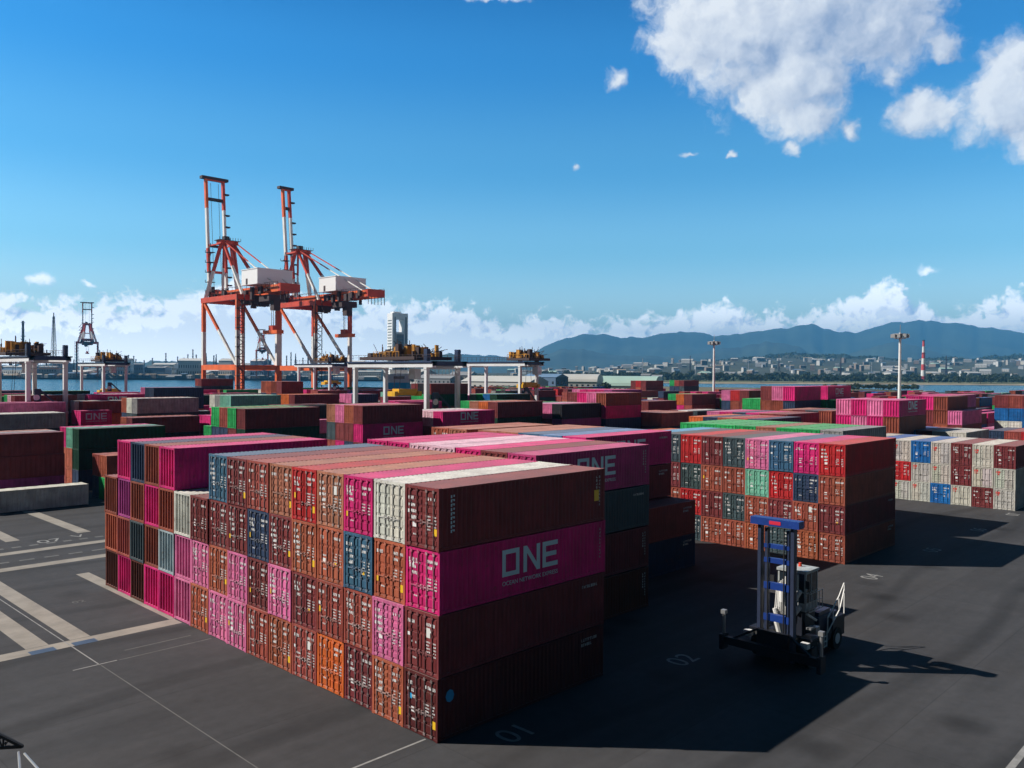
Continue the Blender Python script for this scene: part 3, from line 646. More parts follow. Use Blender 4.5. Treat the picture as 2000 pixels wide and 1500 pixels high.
wm = mat('sea_water', (.012, .085, .135), .22); t = wm.node_tree; b = t.nodes['Principled BSDF']
tx = t.nodes.new('ShaderNodeTexCoord'); n1 = t.nodes.new('ShaderNodeTexNoise'); n1.inputs['Scale'].default_value = .5; n1.inputs['Detail'].default_value = 5
t.links.new(tx.outputs['Object'], n1.inputs['Vector']); bp = t.nodes.new('ShaderNodeBump'); bp.inputs['Strength'].default_value = 1; bp.inputs['Distance'].default_value = .6
t.links.new(n1.outputs['Fac'], bp.inputs['Height']); t.links.new(bp.outputs[0], b.inputs['Normal']); b.inputs['Specular IOR Level'].default_value = .18
mb = MB(); R0 = 24000
mb.face([(-290, -290, -2.2), (21900, -290, -2.2), (21900, 12200, -2.2), (-290, 12200, -2.2)])
struct('water', mb, wm)

# far land: rises gently inland to low wooded hills
from mathutils import noise as mn
def sm(x, a, b):
    t = max(0, min(1, (x-a)/(b-a))); return t*t*(3-2*t)
def hill(u, d):
    """ground height of the far shore"""
    wl = 1-sm(u, 760, 1000); sl_ = sm(u, 1020, 1420)
    z = .6 + 6*sm(d, 1900, 2500)*(1-wl) + (12+70*sl_)*sm(d, 2500, 4500)*(1-wl)
    c = 0
    for uc, w, h in ((1580, 150, 68), (1490, 70, 46), (1690, 80, 50), (1990, 120, 62), (1860, 110, 42), (2250, 260, 70), (1380, 120, 18)):
        c = max(c, h*math.exp(-((u-uc)/w)**2))
    p = Vector((u*.012, d*.0012, 0)); z += c*sm(d, 4300, 5500)*(.85+.3*mn.fractal(p*2, 1, 2, 5)) + 5*(1-wl)*sm(d, 2600, 4000)*mn.fractal(p*5, 1, 2, 4)
    return max(z, -.5)
def near_edge(u): return 1800 if u < 755 else (1650 if u < 1235 else 1700)
us = list(range(-320, 2400, 14)); ds = [0, 60, 180, 350, 600, 900, 1300, 1800, 2400, 3000, 3500, 4000, 4600, 5400, 6400, 8000]
mb = MB(); idx = {}
for i, u in enumerate(us):
    for j, d in enumerate(ds):
        dd = near_edge(u)+d; p = U(u, dd); p.z = hill(u, dd) if j else -3
        idx[i, j] = len(mb.v); mb.v.append(tuple(p))
for i in range(len(us)-1):
    for j in range(len(ds)-1):
        mb.f.append((idx[i,j], idx[i+1,j], idx[i+1,j+1], idx[i,j+1])); mb.m.append(0)
tm = mat('far_land', (.052, .060, .034), .95, var=.45, scale=.004)
struct('terrain', mb, tm)
# mountains far behind
RIDGE = [(-900, 714), (0, 713), (150, 711), (330, 706), (430, 708), (560, 714), (700, 711), (800, 702), (870, 692), (930, 694), (1000, 696), (1040, 688), (1075, 672), (1105, 661), (1135, 653), (1160, 655), (1185, 653), (1225, 660),
         (1255, 661), (1290, 651), (1340, 648), (1370, 650), (1400, 656), (1440, 653), (1480, 646), (1520, 643), (1560, 637), (1583, 632), (1605, 641), (1640, 648), (1668, 652), (1700, 641), (1740, 631), (1800, 626), (1860, 631), (1920, 640), (2000, 650), (2300, 640), (2900, 660)]
def ridge(u):
    for (a, x), (b_, y) in zip(RIDGE, RIDGE[1:]):
        if a <= u <= b_:
            t = (u-a)/(b_-a); return x+(y-x)*(t*t*(3-2*t)*.5+t*.5)
    return 690
DM = 14500
def mountain(name, scale, dist, seed, lo, hi, colour):
    mb = MB(); idx = {}; us = list(range(lo, hi, 6)); rows_ = 16
    for i, u in enumerate(us):
        hv = 729+.006*(u-1000)
        top = (hv-ridge(u+(90 if scale < 1 else 0)))*dist/FPX*scale*(1 if scale == 1 else .85+.5*mn.noise(Vector((u*.008, 3, seed)))) + 17
        for j in range(rows_):
            t = j/(rows_-1); d = dist - 3600*(1-t)
            pw = U(u, d)*.00042; nz = mn.fractal(pw+Vector((0, 0, seed)), .9, 2.1, 6); spur = abs(mn.fractal(pw*1.7+Vector((3, 1, seed)), .9, 2.1, 5))
            z = top*(t**1.15)*(1 - (.85*spur+.2*nz)*(1-t)*1.5) + 26*mn.fractal(Vector((u*.045, 0, seed)), .8, 2, 4)*t
            p = U(u, d); p.z = max(z, -5) if j else -5
            idx[i, j] = len(mb.v); mb.v.append(tuple(p))
        p = U(u, dist+1200); p.z = -5; idx[i, rows_] = len(mb.v); mb.v.append(tuple(p))
    for i in range(len(us)-1):
        for j in range(rows_): mb.f.append((idx[i,j], idx[i+1,j], idx[i+1,j+1], idx[i,j+1])); mb.m.append(0)
    struct(name, mb, mat('mountain_forest', colour, .95, var=.6, scale=.0009), smooth=True)
mountain('mountains', 1.0, DM, 2.3, 846, 2400, (.040, .060, .034))
mountain('foothills', .62, 10800, 7.7, 960, 2400, (.040, .060, .034))
mountain('hills', 1.0, 8500, 5.1, -420, 900, (.040, .060, .034))

# painted and cast markings on the ground, each a sheet just above the asphalt
CONC = mat('concrete_beam', (.29, .265, .23), .85, var=.22, scale=.5); WLINE = mat('worn_white_paint', (.27, .27, .265), .8, var=.35, scale=1.3); BPLATE = mat('blue_plate', (.06, .095, .16), .6, var=.25, scale=1.5)
FADE = mat('faded_line_paint', (.125, .125, .122), .85, var=.35, scale=1.0)
def sheet(name, x0, y0, x1, y1, z, m):
    mb = MB(); mb.face([(x0,y0,z),(x1,y0,z),(x1,y1,z),(x0,y1,z)]); return struct(name, mb, m)
for x0, y0, x1, y1 in ((-6.65, 27.34, -5.45, 47.5), (-9.15, 27.34, -7.87, 47.5), (6.0, 63.9, 7.3, 82.6), (-.6, 63.9, .65, 80.5), (-12.4, 27.34, -11.2, 47.5)):
    sheet('runway_strip', x0, y0, x1, y1, .004, CONC)
sheet('runway_strip', -.38, 27.34, .62, 45.2, .004, CONC)
for x0, y0, x1, y1 in ((-40, 26.0, -.1, 27.3), (-40, 50.3, 40, 51.7), (-40, 57.2, 40, 58.5)): sheet('runway_strip', x0, y0, x1, y1, .004, CONC)
sheet('steel_plate_marking', -6.82, 25.95, -5.45, 26.72, .008, BPLATE); sheet('steel_plate_marking', -9.22, 25.95, -7.82, 26.72, .008, BPLATE)
for k in range(12): sheet('lane_dash', -8.2+k*2.02, 53.75, -7.0+k*2.02, 54.2, .004, FADE)
for k in range(14): sheet('lane_dash', -4.0+k*1.5, 60.2, -3.2+k*1.5, 60.75, .004, FADE)
sheet('line_marking', -7.04, 27.4, -6.97, 47, .008, WLINE); sheet('line_marking', -7.04, 21.4, -6.96, 27.3, .008, WLINE)
sheet('line_marking', -7.0, 2.0, -6.94, 21.3, .004, FADE); sheet('line_marking', -8.4, 21.48, -6.0, 21.6, .008, WLINE)
sheet('line_marking', -5.9, 21.45, -.25, 21.56, .004, FADE); sheet('line_marking', -5.0, 22.95, -.9, 23.06, .004, FADE)
sheet('line_marking', -4.6, .68, -.12, .80, .004, WLINE); sheet('line_marking', 12.0, -19.4, 34, -19.1, .004, WLINE)
def ground_text(s, x, y, size, rz, m=None):
    me = text_mesh(s, size); me.materials.clear(); me.materials.append(m or WLINE); o = link('ground_number', me, None, (x, y, .006)); o.rotation_euler = (0, 0, rz); o['kind'] = 'structure'
for x, s in ((2.2, '01'), (16.4, '02'), (31.5, '03'), (45.2, '04'), (60.3, '05'), (75.4, '06'), (89.7, '07')): ground_text(s, x+.1, -2.4, 2.0, 0)
ground_text('07', 1.5, 60.9, 2.3, 0); ground_text('V', 4.9, 61.6, 2.0, 0); ground_text('02', -3.6, 36.0, .9, 0, FADE)

# ------------------------------------------------------------------ empty-container handler (lift truck)
def wheel(mb_t, mb_r, c, r, w):
    x, y, z = c
    mb_t.cyl((x, y-w/2, z), (x, y+w/2, z), r, n=20); mb_r.cyl((x, y-w/2-.02, z), (x, y+w/2+.02, z), r*.5, n=14)
T = thing('container_lift_truck', 'blue-masted lift truck with a white cab parked beside the front block', 'lift truck', (20.55, -6.05, 0))
f = MB(); f.box((.9, -1.25, .75), (6.0, 1.25, 1.35)); f.box((4.9, -1.3, .7), (6.6, 1.3, 1.95)); f.box((1.6, -1.5, 1.3), (2.6, 1.5, 1.42)); f.box((.6, -1.9, .5), (1.3, 1.9, 1.2))
f.build('chassis', M_['navyd'], T)
h = MB(); h.box((3.7, -.95, 1.35), (6.3, .95, 2.15)); h.box((4.0, -.8, 2.15), (5.6, .8, 2.4)); h.box((3.4, .95, 1.35), (5.8, 1.35, 1.9)); h.build('engine_hood', M_['bluedk'], T)
for x, y, r, w in ((1.1, 1.45, .82, .55), (1.1, -1.45, .82, .55), (1.1, .85, .82, .45), (1.1, -.85, .82, .45), (5.4, 1.15, .66, .45), (5.4, -1.15, .66, .45)):
    a, b_ = MB(), MB(); wheel(a, b_, (0, 0, 0), r, w); wo_ = a.build('wheel', M_['rubber'], T); wo_.location = (x, y, r); b_.build('rim', M_['rtgw'], wo_)
# mast: two channels, inner channels, cross members
for s in (-1, 1):
    m = MB(); y = s*1.02
    m.box((-.10, y-.10, .35), (.30, y+.10, 8.1)); m.box((.05, y-s*.36-.08, .5), (.36, y-s*.36+.08, 7.9)); m.cyl((.42, y-s*.34, .9), (.42, y-s*.34, 6.2), .08, n=8)
    m.build('mast_rail', M_['bluedk'], T)
for z, hgt, wd in ((8.1, .42, 1.5), (6.75, .24, .78), (5.9, .28, .78), (4.35, .4, .78), (2.5, .4, .78)):
    m = MB(); m.box((.02 if wd < 1 else -.3, -wd, z), (.3 if wd < 1 else .35, wd, z+hgt)); o = m.build('cross_member', M_['blue'], T)
    if wd > 1: q = MB(); q.box((-.315, -.40, z+.1), (-.3, .30, z+.3)); q.build('nameplate', M_['redplate'], o)
for s in (-1, 1):
    m = MB(); m.cyl((-.05, s*.5, 1.0), (-.05, s*.5, 8.0), .035, n=6); m.build('lift_chain', M_['dark'], T)
sp_ = MB(); sp_.box((-.75, -3.0, .75), (-.35, 3.0, 1.1)); sp_.box((-.75, -3.05, 1.05), (-.45, 3.05, 1.2)); sp_.box((-.4, -.95, .5), (-.12, .95, 2.0))
for s in (-1, 1): sp_.box((-.95, s*3.0-.12, .45), (-.3, s*3.0+.12, 1.35)); sp_.beam((-.55, s*2.4, 1.15), (-.25, s*.9, 2.0), .12)
spr = sp_.build('spreader', M_['navyd'], T)
for s in (-1, 1):
    m = MB(); m.cyl((-.6, s*3.0, 1.3), (-.6, s*3.0, 2.6), .1, n=8); m.box((-.74, s*3.0-.14, 2.5), (-.46, s*3.0+.14, 2.75)); m.build('end_post', M_['galv'], spr)
for y, z in ((1.75, 1.35), (-1.75, 1.35)):
    m = MB(); m.box((-.1, y-.22, z), (.25, y+.22, z+.32)); m.cyl((-.13, y, z+.16), (-.09, y, z+.16), .13, n=10); m.build('headlight', M_['cwhite'], T)
# cab on its pedestal
cb = MB(); X0, X1, Y0, Y1, Z0, Z1 = 1.75, 3.35, -1.0, .75, 3.1, 5.15
cb.box((X0, Y0, Z0-.18), (X1, Y1, Z0+.3)); cb.box((X0-.06, Y0-.06, Z1), (X1+.06, Y1+.06, Z1+.16)); 
for x in (X0+.05, X1-.05):
    for y in (Y0+.05, Y1-.05): cb.box((x-.05, y-.05, Z0+.3), (x+.05, y+.05, Z1))
cb.box((X0, Y0+.1, 4.0), (X0+.05, Y1-.1, 4.08)); cb.box((X0+.7, Y0, Z0+.3), (X0+.78, Y0+.06, Z1)); cb.box((X0, Y0, 3.95), (X1, Y0+.05, 4.02))
cab = cb.build('cab', M_['cabg'], T)
pd = MB(); pd.box((X0+.15, Y0+.1, 1.35), (X1-.15, Y1-.1, Z0-.18)); pd.box((X0+.5, Y1-.1, 1.35), (X1+.3, Y1+.5, 2.0)); pd.build('cab_pedestal', M_['navyd'], T)
or_ = MB()
for y in (Y0-.3, Y0-.05): or_.beam((X0-.2, y, Z0-.1), (X1+.1, y, Z0-.1), .05)
for k in range(5): or_.beam((X0-.2+k*.45, Y0-.3, Z0-.1), (X0-.2+k*.45, Y0-.3, Z0+.95), .035)
or_.beam((X0-.2, Y0-.3, Z0+.95), (X1+.1, Y0-.3, Z0+.95), .035); or_.beam((X0-.2, Y0-.3, Z0+.45), (X1+.1, Y0-.3, Z0+.45), .03); or_.build('catwalk_rail', M_['galv'], T)
for y in (Y0-.25, Y1+.2): mi = MB(); mi.beam((X0-.05, y, Z0+1.0), (X0-.3, y, Z0+1.5), .03); mi.box((X0-.36, y-.12, Z0+1.3), (X0-.3, y+.12, Z0+1.75)); mi.build('mirror', M_['dark'], T)
g = MB(); g.box((X0+.02, Y0+.1, Z0+.3), (X0+.04, Y1-.1, Z1)); g.box((X0+.1, Y0+.02, Z0+.3), (X1-.1, Y0+.04, Z1)); g.box((X0+.1, Y1-.04, Z0+.3), (X1-.1, Y1-.02, Z1)); g.box((X1-.04, Y0+.1, Z0+.3), (X1-.02, Y1-.1, Z1))
g.build('cab_window', M_['glass'], cab)
s_ = MB(); s_.box((2.3, -.4, 3.4), (2.9, .2, 3.65)); s_.box((2.8, -.4, 3.6), (2.95, .2, 4.4)); s_.box((1.95, -.25, 3.4), (2.1, .05, 4.1)); s_.build('seat', M_['dark'], cab)
bc = MB(); bc.cyl((2.9, -.1, Z1+.16), (2.9, -.1, Z1+.38), .11, .08, n=10); bc.build('beacon', M_['beacon'], cab)
w_ = MB()
for k in range(7): w_.beam((1.4+k*.02, .1+.1*k, 4.9-.1*k), (1.5, .1+.12*k, 2.6), .05)
w_.cyl((1.3, .25, 3.4), (1.3, .25, 4.1), .16, n=10); w_.cyl((1.42, -.5, 3.6), (1.45, -.8, 4.2), .13, n=8); w_.beam((1.5, -1.2, 2.9), (2.4, -1.35, 2.4), .12); w_.cyl((1.35, .55, 2.3), (1.35, .75, 2.9), .13, n=8); w_.cyl((1.4, -.45, 2.75), (1.5, -.75, 3.25), .15, n=8); w_.cyl((1.3, .35, 1.4), (1.25, .55, 2.15), .17, n=8)
w_.build('hydraulic_hose', M_['cwhite'], T)
# steps and handrails on the shaded flank, slanting up to the rear deck
for y in (-1.35,):
    m = MB()
    for a, b_ in (((4.0, y, 1.3), (5.7, y, 2.35)), ((5.7, y, 2.3), (6.4, y, 3.5)), ((4.0, y, 2.2), (5.6, y, 3.2)), ((5.6, y, 3.2), (6.35, y, 3.9)), ((4.0, y, 1.3), (4.0, y, 2.2)), ((4.8, y, 1.8), (4.8, y, 2.7)), ((5.7, y, 2.35), (5.6, y, 3.2)), ((6.4, y, 2.0), (6.4, y, 3.9)), ((3.9, y, 1.4), (3.9, y, .5)), ((3.5, y, 1.4), (3.5, y, .5))): m.beam(a, b_, .055)
    for z in (.55, .85, 1.15): m.beam((3.5, y, z), (3.9, y, z), .05)
    m.build('handrail', M_['cwhite'], T)
fe = MB(); fe.box((.55, 1.18, 1.65), (1.75, 1.95, 1.75)); fe.box((.55, -1.95, 1.65), (1.75, -1.18, 1.75)); fe.build('mudguard', M_['navyd'], T)
tl = MB(); tl.box((3.0, -1.42, 1.0), (3.25, -1.38, 1.55)); tl.build('reflector', M_['beacon'], T)
bt = MB(); bt.box((1.4, -1.5, 1.42), (3.1, -1.1, 1.5)); bt.box((2.2, -1.45, 1.5), (2.7, -1.1, 2.0)); bt.box((1.5, -1.45, 2.0), (2.1, -1.15, 2.12)); bt.box((1.7, -1.4, .9), (2.6, -1.3, 1.05)); bt.build('step', M_['galv'], T)
# ------------------------------------------------------------------ rubber-tyred gantry cranes over the stacks
def gantry(x, y, where, trolley, spread, W_=7.2, S=20.5, Z=20.0, cabx=.5, thin=.86, pale=True, half=4.2, sl=3.1):
    T = thing('yard_gantry_crane', where, 'gantry crane', (x, y, 0), 0, 'gantry cranes over the container rows')
    a = .95*thin; rw = random.Random(int(x*7+y))
    for j, yy in enumerate((0, S)):
        for xx in (0, W_):
            m = MB(); m.box((xx-a/2, yy-a*.45, 1.8), (xx+a/2, yy+a*.45, Z-1.9)); m.box((xx-a*.6, yy-a*.55, Z-2.3), (xx+a*.6, yy+a*.55, Z-1.9)); m.box((xx-a*.6, yy-a*.55, 7.6), (xx+a*.6, yy+a*.55, 8.1)); m.build('leg', M_['rtgw'], T)
        m = MB(); m.box((-1.6, yy-.6, 1.2), (W_+1.6, yy+.6, 2.3)); m.build('sill_beam', M_['rtgw'], T)
        for xx in (-1, .6, W_-.6, W_+1):
            m = MB(); m.cyl((xx, yy-.35, .75), (xx, yy+.35, .75), .75, n=12); m.build('wheel', M_['rubber'], T)
        m = MB(); m.box((.3, yy-.2, Z-2.25), (W_-.3, yy+.2, Z-1.9)); m.build('cross_beam', M_['galv'], T)
        if j == 0:
            p = MB(); p.box((.4, yy-1.0, Z-2.45-1.0), (W_-.4, yy-.55, Z-3.3))
            for k in range(9): p.box((.4+k*(W_-.8)/8-.03, yy-1.0, Z-3.3), (.4+k*(W_-.8)/8+.03, yy-.94, Z-2.2))
            p.box((.4, yy-1.0, Z-2.25), (W_-.4, yy-.95, Z-2.18)); p.build('walkway', M_['galv'], T)
            q = MB(); q.box((1.0, yy-1.0, 10.0), (2.2, yy-.5, 13.0)); q.beam((2.2, yy-.8, 12.6), (W_-.4, yy-.8, 8.2), .25, .35); q.build('equipment_cabinet', M_['bluedk'], T)
            k_ = MB(); k_.cyl((1.3, yy-1.2, 11.2), (1.3, yy-1.0, 11.2), .6, n=14); k_.build('cable_reel', M_['rtgw'], T)
    for xx in (0, W_):
        m = MB(); m.box((xx-.5, -2.2, Z-1.9), (xx+.5, S+2.2, Z-1.15)); m.box((xx-.75, -2.2, Z-1.0), (xx+.75, S+2.2, Z-.7), 1); m.box((xx-.3, -2.2, Z-1.15), (xx+.3, S+2.2, Z-1.0), 1)
        m.build('girder', [M_['rtgw'], M_['rtgb']], T)
        m = MB(); m.box((xx-.4, -.5, Z-1.2), (xx+.4, .5, Z+1.7)); m.build('corner_post', M_['rtgb'], T)
        m = MB()
        for k in range(14): m.box((xx-.75, -2+k*(S+4)/13-.04, Z-.5), (xx-.70, -2+k*(S+4)/13+.04, Z+.6))
        m.box((xx-.75, -2.1, Z+.55), (xx-.7, S+2.1, Z+.62)); m.box((xx-.75, -2.1, Z+.05), (xx-.7, S+2.1, Z+.1)); m.build('railing', M_['cdark'], T)
    for yy in (-2.2, S+2.0): m = MB(); m.box((-.4, yy, Z-1.6), (W_+.4, yy+.3, Z-.7)); m.build('end_tie', M_['rtgb'], T)
    ty = trolley*S
    m = MB(); m.box((-.9, ty-half, Z-.4), (W_+.9, ty+half, Z+.25), 1)
    for _ in range(60):
        px, py, w, d, h = rw.uniform(-.8, W_-.8), rw.uniform(ty-half+.2, ty+half-1.2), rw.uniform(.25, 1.3), rw.uniform(.3, 1.2), rw.choice((rw.uniform(.3, 1.2), rw.uniform(.6, 2.6)))
        m.box((px, py, Z+.25), (px+w, py+d, Z+.25+h), 0 if rw.random() < .6 else 1)
    for _ in range(8):
        px, py = rw.uniform(-.5, W_), rw.uniform(ty-4, ty+4); m.box((px-.06, py-.06, Z+.2), (px+.06, py+.06, Z+rw.uniform(2, 4)), 1)
    for k in range(9): m.box((-.95, ty-4.2+k*1.05-.04, Z+.25), (-.88, ty-4.2+k*1.05+.04, Z+1.3), 0)
    for k in range(int(half*1.6)):
        q0 = ty-half+k*1.25; m.beam((-.6, q0, Z+.2), (W_+.2, q0+.5, Z+rw.uniform(1.2, 2.6)), .10, m=1); m.beam((W_*rw.random(), q0, Z+.2), (W_*rw.random(), q0+rw.uniform(-1, 1), Z+rw.uniform(2, 3.6)), .09, m=1)
    m.box((-.95, ty-4.2, Z+1.22), (-.88, ty+4.2, Z+1.3), 0); m.build('trolley', [M_['trol'], M_['cdark']], T)
    m = MB(); m.box((W_*cabx-.8, ty-4.2, Z-4.3), (W_*cabx+.8, ty-2.2, Z-2.1)); m.build('operator_cab', M_['rtgw'], T)
    m = MB()
    for xx in (W_*.5-2.2, W_*.5+2.2):
        for yy in (ty-.9, ty+.9): m.cyl((xx, yy, spread+.9), (W_*.5+(xx-W_*.5)*.7, yy, Z-.4), .05, n=5)
    m.build('hoist_rope', M_['cdark'], T)
    m = MB(); cx = W_*.5; m.box((cx-2.4, ty-1.1, spread+.4), (cx+2.4, ty+1.1, spread+1.3)); m.box((cx-sl, ty-.5, spread), (cx+sl, ty+.5, spread+.5))
    for s in (-1, 1): m.box((cx+s*sl-.45, ty-1.2, spread-.2), (cx+s*sl+.45, ty+1.2, spread+.8))
    m.build('spreader', M_['yell'], T)
    return T
gantry(66.5+13.5, 96, 'white-legged gantry crane with yellow trolley and hanging spreader amid the stacks', .50, 12.2, W_=8, S=23.5, Z=19.8, half=9)
gantry(30, 164.7, 'pale blue-grey gantry crane with dark blue corner posts left of the quay cranes'.replace(' left of', ' standing apart from'), .80, 7.5, W_=7.2, S=20.5, Z=20.6, pale=False)
gantry(81, 264, 'slim white gantry crane standing against the water beside the quay cranes', .25, 9.5, thin=.8, Z=20.4)
gantry(145, 227, 'white gantry crane whose legs stand in front of the orange portal beam', .2, 12.5, W_=6.8, thin=.85, Z=20.6)
gantry(143, 131, 'white gantry crane with a brown-yellow trolley over its near leg, before the white domes', .0, 13.0, W_=6.8, thin=.85, Z=20.8)

# ------------------------------------------------------------------ quay cranes with raised booms
OR, RD, WH, DK = 0, 1, 2, 3
CM = [M_['orange'], M_['red'], M_['cwhite'], M_['cdark']]
def quay_crane(x, label, back, boomsep, boomtop, lean, s=1.0, y=326.5, house=True, group='quay cranes with raised booms', far=False):
    T = thing('quay_crane', label, 'quay crane', (x, y, 0), 0, group); F, G, Z = 18.5, 30.5, 48.
    legb = [(.40, OR), (.735, WH), (1, OR)]
    def bld(mb, n, p=T): return mb.build(n, CM, p)
    for xx in (0, F):
        for yy in (0, -G):
            m = MB(); m.beam((xx, yy, 2.2), (xx, yy, Z), 1.5, 1.45, bands=[(.38, OR), (.70, WH), (1, RD if xx else OR)]); m.box((xx-3.2, yy-.8, .9), (xx+3.2, yy+.8, 2.3), DK); bld(m, 'leg')
        m = MB(); m.beam((xx, -.9, 18.6), (xx, -G+.9, 18.6), 1.5, 2.3, OR); bld(m, 'tie_beam')
        m = MB(); m.beam((xx, -1.2, Z-1.5), (xx, -G+1, 20), 1.0, 1.1, bands=[(.45, OR), (1, WH)]); bld(m, 'brace')
        m = MB(); m.beam((xx, 1.2, Z), (xx, -G-1.2, Z), 1.6, 2.2, RD); bld(m, 'top_beam')
    for yy in (0, -G):
        m = MB(); m.beam((.9, yy, Z), (F-.9, yy, Z), 1.4, 2.2, RD); bld(m, 'portal_beam'); m = MB(); m.beam((.9, yy, 18.6), (F-.9, yy, 18.6), 1.3, 2.0, OR); bld(m, 'portal_beam')
    cx = F/2
    for s_ in (-1, 1):
        m = MB(); m.beam((cx+s_*3.6, 5, Z+2.6), (cx+s_*3.6, -back, Z+2.6), 1.7, 2.9, bands=[(.25, RD), (1, OR)]); bld(m, 'main_girder')
        m = MB()
        for k in range(20): yy = 4-k*(back+4)/19; m.box((cx+s_*5.1-.05, yy-.05, Z+3), (cx+s_*5.1+.05, yy+.05, Z+5.1), DK)
        m.box((cx+s_*5.1-.06, -back, Z+4.9), (cx+s_*5.1+.06, 4, Z+5.1), DK); m.box((cx+s_*4.5-.6, -back, Z+2.9), (cx+s_*4.5+.6, 4, Z+3.05), DK); bld(m, 'walkway')
    m = MB(); m.box((cx-4.5, -back-1.2, Z+1.2), (cx+4.5, -back+.6, Z+4.4), RD)
    for k in range(6): m.box((cx-4.5+k*1.7, -back-1.5, Z-2.2), (cx-4.3+k*1.7, -back-1.3, Z+1.2), DK)
    bld(m, 'end_tie')
    # boom, hinged over the water side and raised
    hz, yb, L = Z+3.0, 5.0, boomtop-Z-3
    def bp(t, sx): return (cx+sx*boomsep/2, yb+lean*t, hz+L*t)
    for s_ in (-1, 1):
        m = MB(); m.beam(bp(0, s_), bp(1, s_), 1.15, 1.5, bands=[(.20, WH), (.40, RD), (.74, WH), (1, OR if s_ < 0 else RD)])
        bld(m, 'boom_beam')
    m = MB()
    for t, h in ((.995, 1.7), (.82, 1.3), (.42, 1.0), (.2, 1.0), (.04, 1.2)):
        m = MB(); a, b_ = bp(t, -1), bp(t, 1); m.beam(a, b_, 1.4, h, DK if t in (.82, .42) else RD); bld(m, 'boom_tie')
    m = MB(); m.box((cx-boomsep/2-2.2, yb+lean-1.2, hz+L-.6), (cx+boomsep/2+2.2, yb+lean+1.4, hz+L+.6), DK)
    bld(m, 'boom_tip')
    for t in (.1, .17, .25, .33, .5, .6, .7, .88): m = MB(); a = bp(t, 1); m.box((a[0]+.2, a[1]-1.5, a[2]-.5), (a[0]+2.2, a[1]+.4, a[2]+.1), DK); bld(m, 'boom_platform')
    m = MB()
    for s_ in (-.45, .45): m.cyl(bp(.05, s_), bp(.96, s_), .1, n=5, m=DK)
    bld(m, 'boom_rope')
    # A-frame and stays
    az, ay = Z+26.5, -3.5
    for s_ in (-1, 1):
        m = MB(); m.beam((cx+s_*8.2, .5, Z+1), (cx+s_*2.6, ay, az), 1.3, 1.4, bands=[(.48, WH), (1, RD)]); bld(m, 'apex_leg')
        m = MB(); m.beam((cx+s_*5.5, -G+3, Z+1.5), (cx+s_*2.2, ay-.8, az-.3), 1.0, 1.1, bands=[(.52, WH), (1, RD)]); bld(m, 'back_leg')
        m = MB(); m.beam((cx+s_*3.4, -back+4, Z+4), (cx+s_*2.6, ay-1, az+.4), .42, .42, bands=[(.5, WH), (1, RD)]); bld(m, 'backstay')
        m = MB(); m.beam((cx+s_*3.0, ay, az-1), bp(.42, s_), .5, .6, RD); bld(m, 'forestay')
        m = MB(); m.beam((cx+s_*3.4, -6, Z+3.5), (cx+s_*1.6, ay, az-1), .9, 1.0, bands=[(.5, WH), (1, RD)]); bld(m, 'apex_post')
    m = MB(); m.box((cx-4.2, ay-2, az-1.2), (cx+4.2, ay+2, az+.4), RD); m.box((cx-5, ay-2.6, az+.4), (cx+5, ay+2.6, az+.6), DK)
    for k in range(9): m.box((cx-5+k*1.25, ay-2.6, az+.6), (cx-4.85+k*1.25, ay-2.45, az+1.8), DK)
    m.box((cx-2, ay-1.2, az+.6), (cx+.4, ay+1, az+2.4), DK); bld(m, 'apex_platform')
    m = MB(); rw = random.Random(4)
    for k in range(5):
        m = MB(); zz = Z+4+k*4.4; m.box((cx-7.4, -.6, zz), (cx-4.2, 2.6, zz+.25), DK)
        m.beam((cx-7.2, -.4, zz), (cx-5, 2.2, zz+4.4), .3, m=DK); m.box((cx-7.4, 2.5, zz), (cx-7.2, 2.6, zz+1.2), DK); bld(m, 'stair_flight')
    m = MB()
    for k in range(10): a = rw.uniform(0, 1); m.box((cx-6+a*12, 3.2, Z+1+k*.4), (cx-5.2+a*12, 4.8, Z+2.4+k*.5), DK)
    bld(m, 'hinge_equipment')
    m = MB(); rw = random.Random(int(x)+7)
    for k in range(26):
        q = rw.uniform(-back+2, 3); sd = rw.choice((-1, 1)); m.box((cx+sd*5.2-.6, q, Z+rw.uniform(-1.4, 2)), (cx+sd*5.2+.5, q+rw.uniform(.6, 2.2), Z+rw.uniform(2.4, 4.6)), DK)
    for k in range(14):
        q = rw.uniform(-G-6, -G+10); m.box((cx+rw.uniform(-5, 4), q, Z-rw.uniform(1, 4)), (cx+rw.uniform(-4, 5), q+rw.uniform(.4, 1.4), Z+1), DK)
    bld(m, 'service_equipment')
    # machinery house
    if house:
        m = MB(); m.box((1.2, -44.5, Z+4.6), (F-1.2, -31.5, Z+10.8), 2); m.box((1.0, -44.7, Z+10.8), (F-1.0, -31.3, Z+11.1), 2)
        hs_ = m.build('machinery_house', [M_['house']]*4, T)
        d_ = MB(); d_.box((1.1, -36.5, Z+4.8), (1.2, -35.2, Z+7.2), DK); bld(d_, 'door', hs_)
    # stair tower on the landward near leg, trolley, cab and headblock
    m = MB()
    for k in range(11):
        zz = 3+k*4.0
        m.beam((-1.2, -G-2.2, zz), (1.4, -G-2.2, zz+2), .25, m=DK); m.beam((1.4, -G-2.2, zz+2), (-1.2, -G-2.2, zz+4), .25, m=DK); m.box((-1.8, -G-2.8, zz), (1.8, -G-1.2, zz+.25), DK); m.box((-1.8, -G-2.8, zz+1.1), (1.8, -G-2.7, zz+1.2), DK)
    for xx in (-1.7, 1.7): m.box((xx-.12, -G-2.8, 2), (xx+.12, -G-2.5, Z+1), DK)
    bld(m, 'stair_tower')
    m = MB(); ty = -G-9 if back > 60 else -G-12
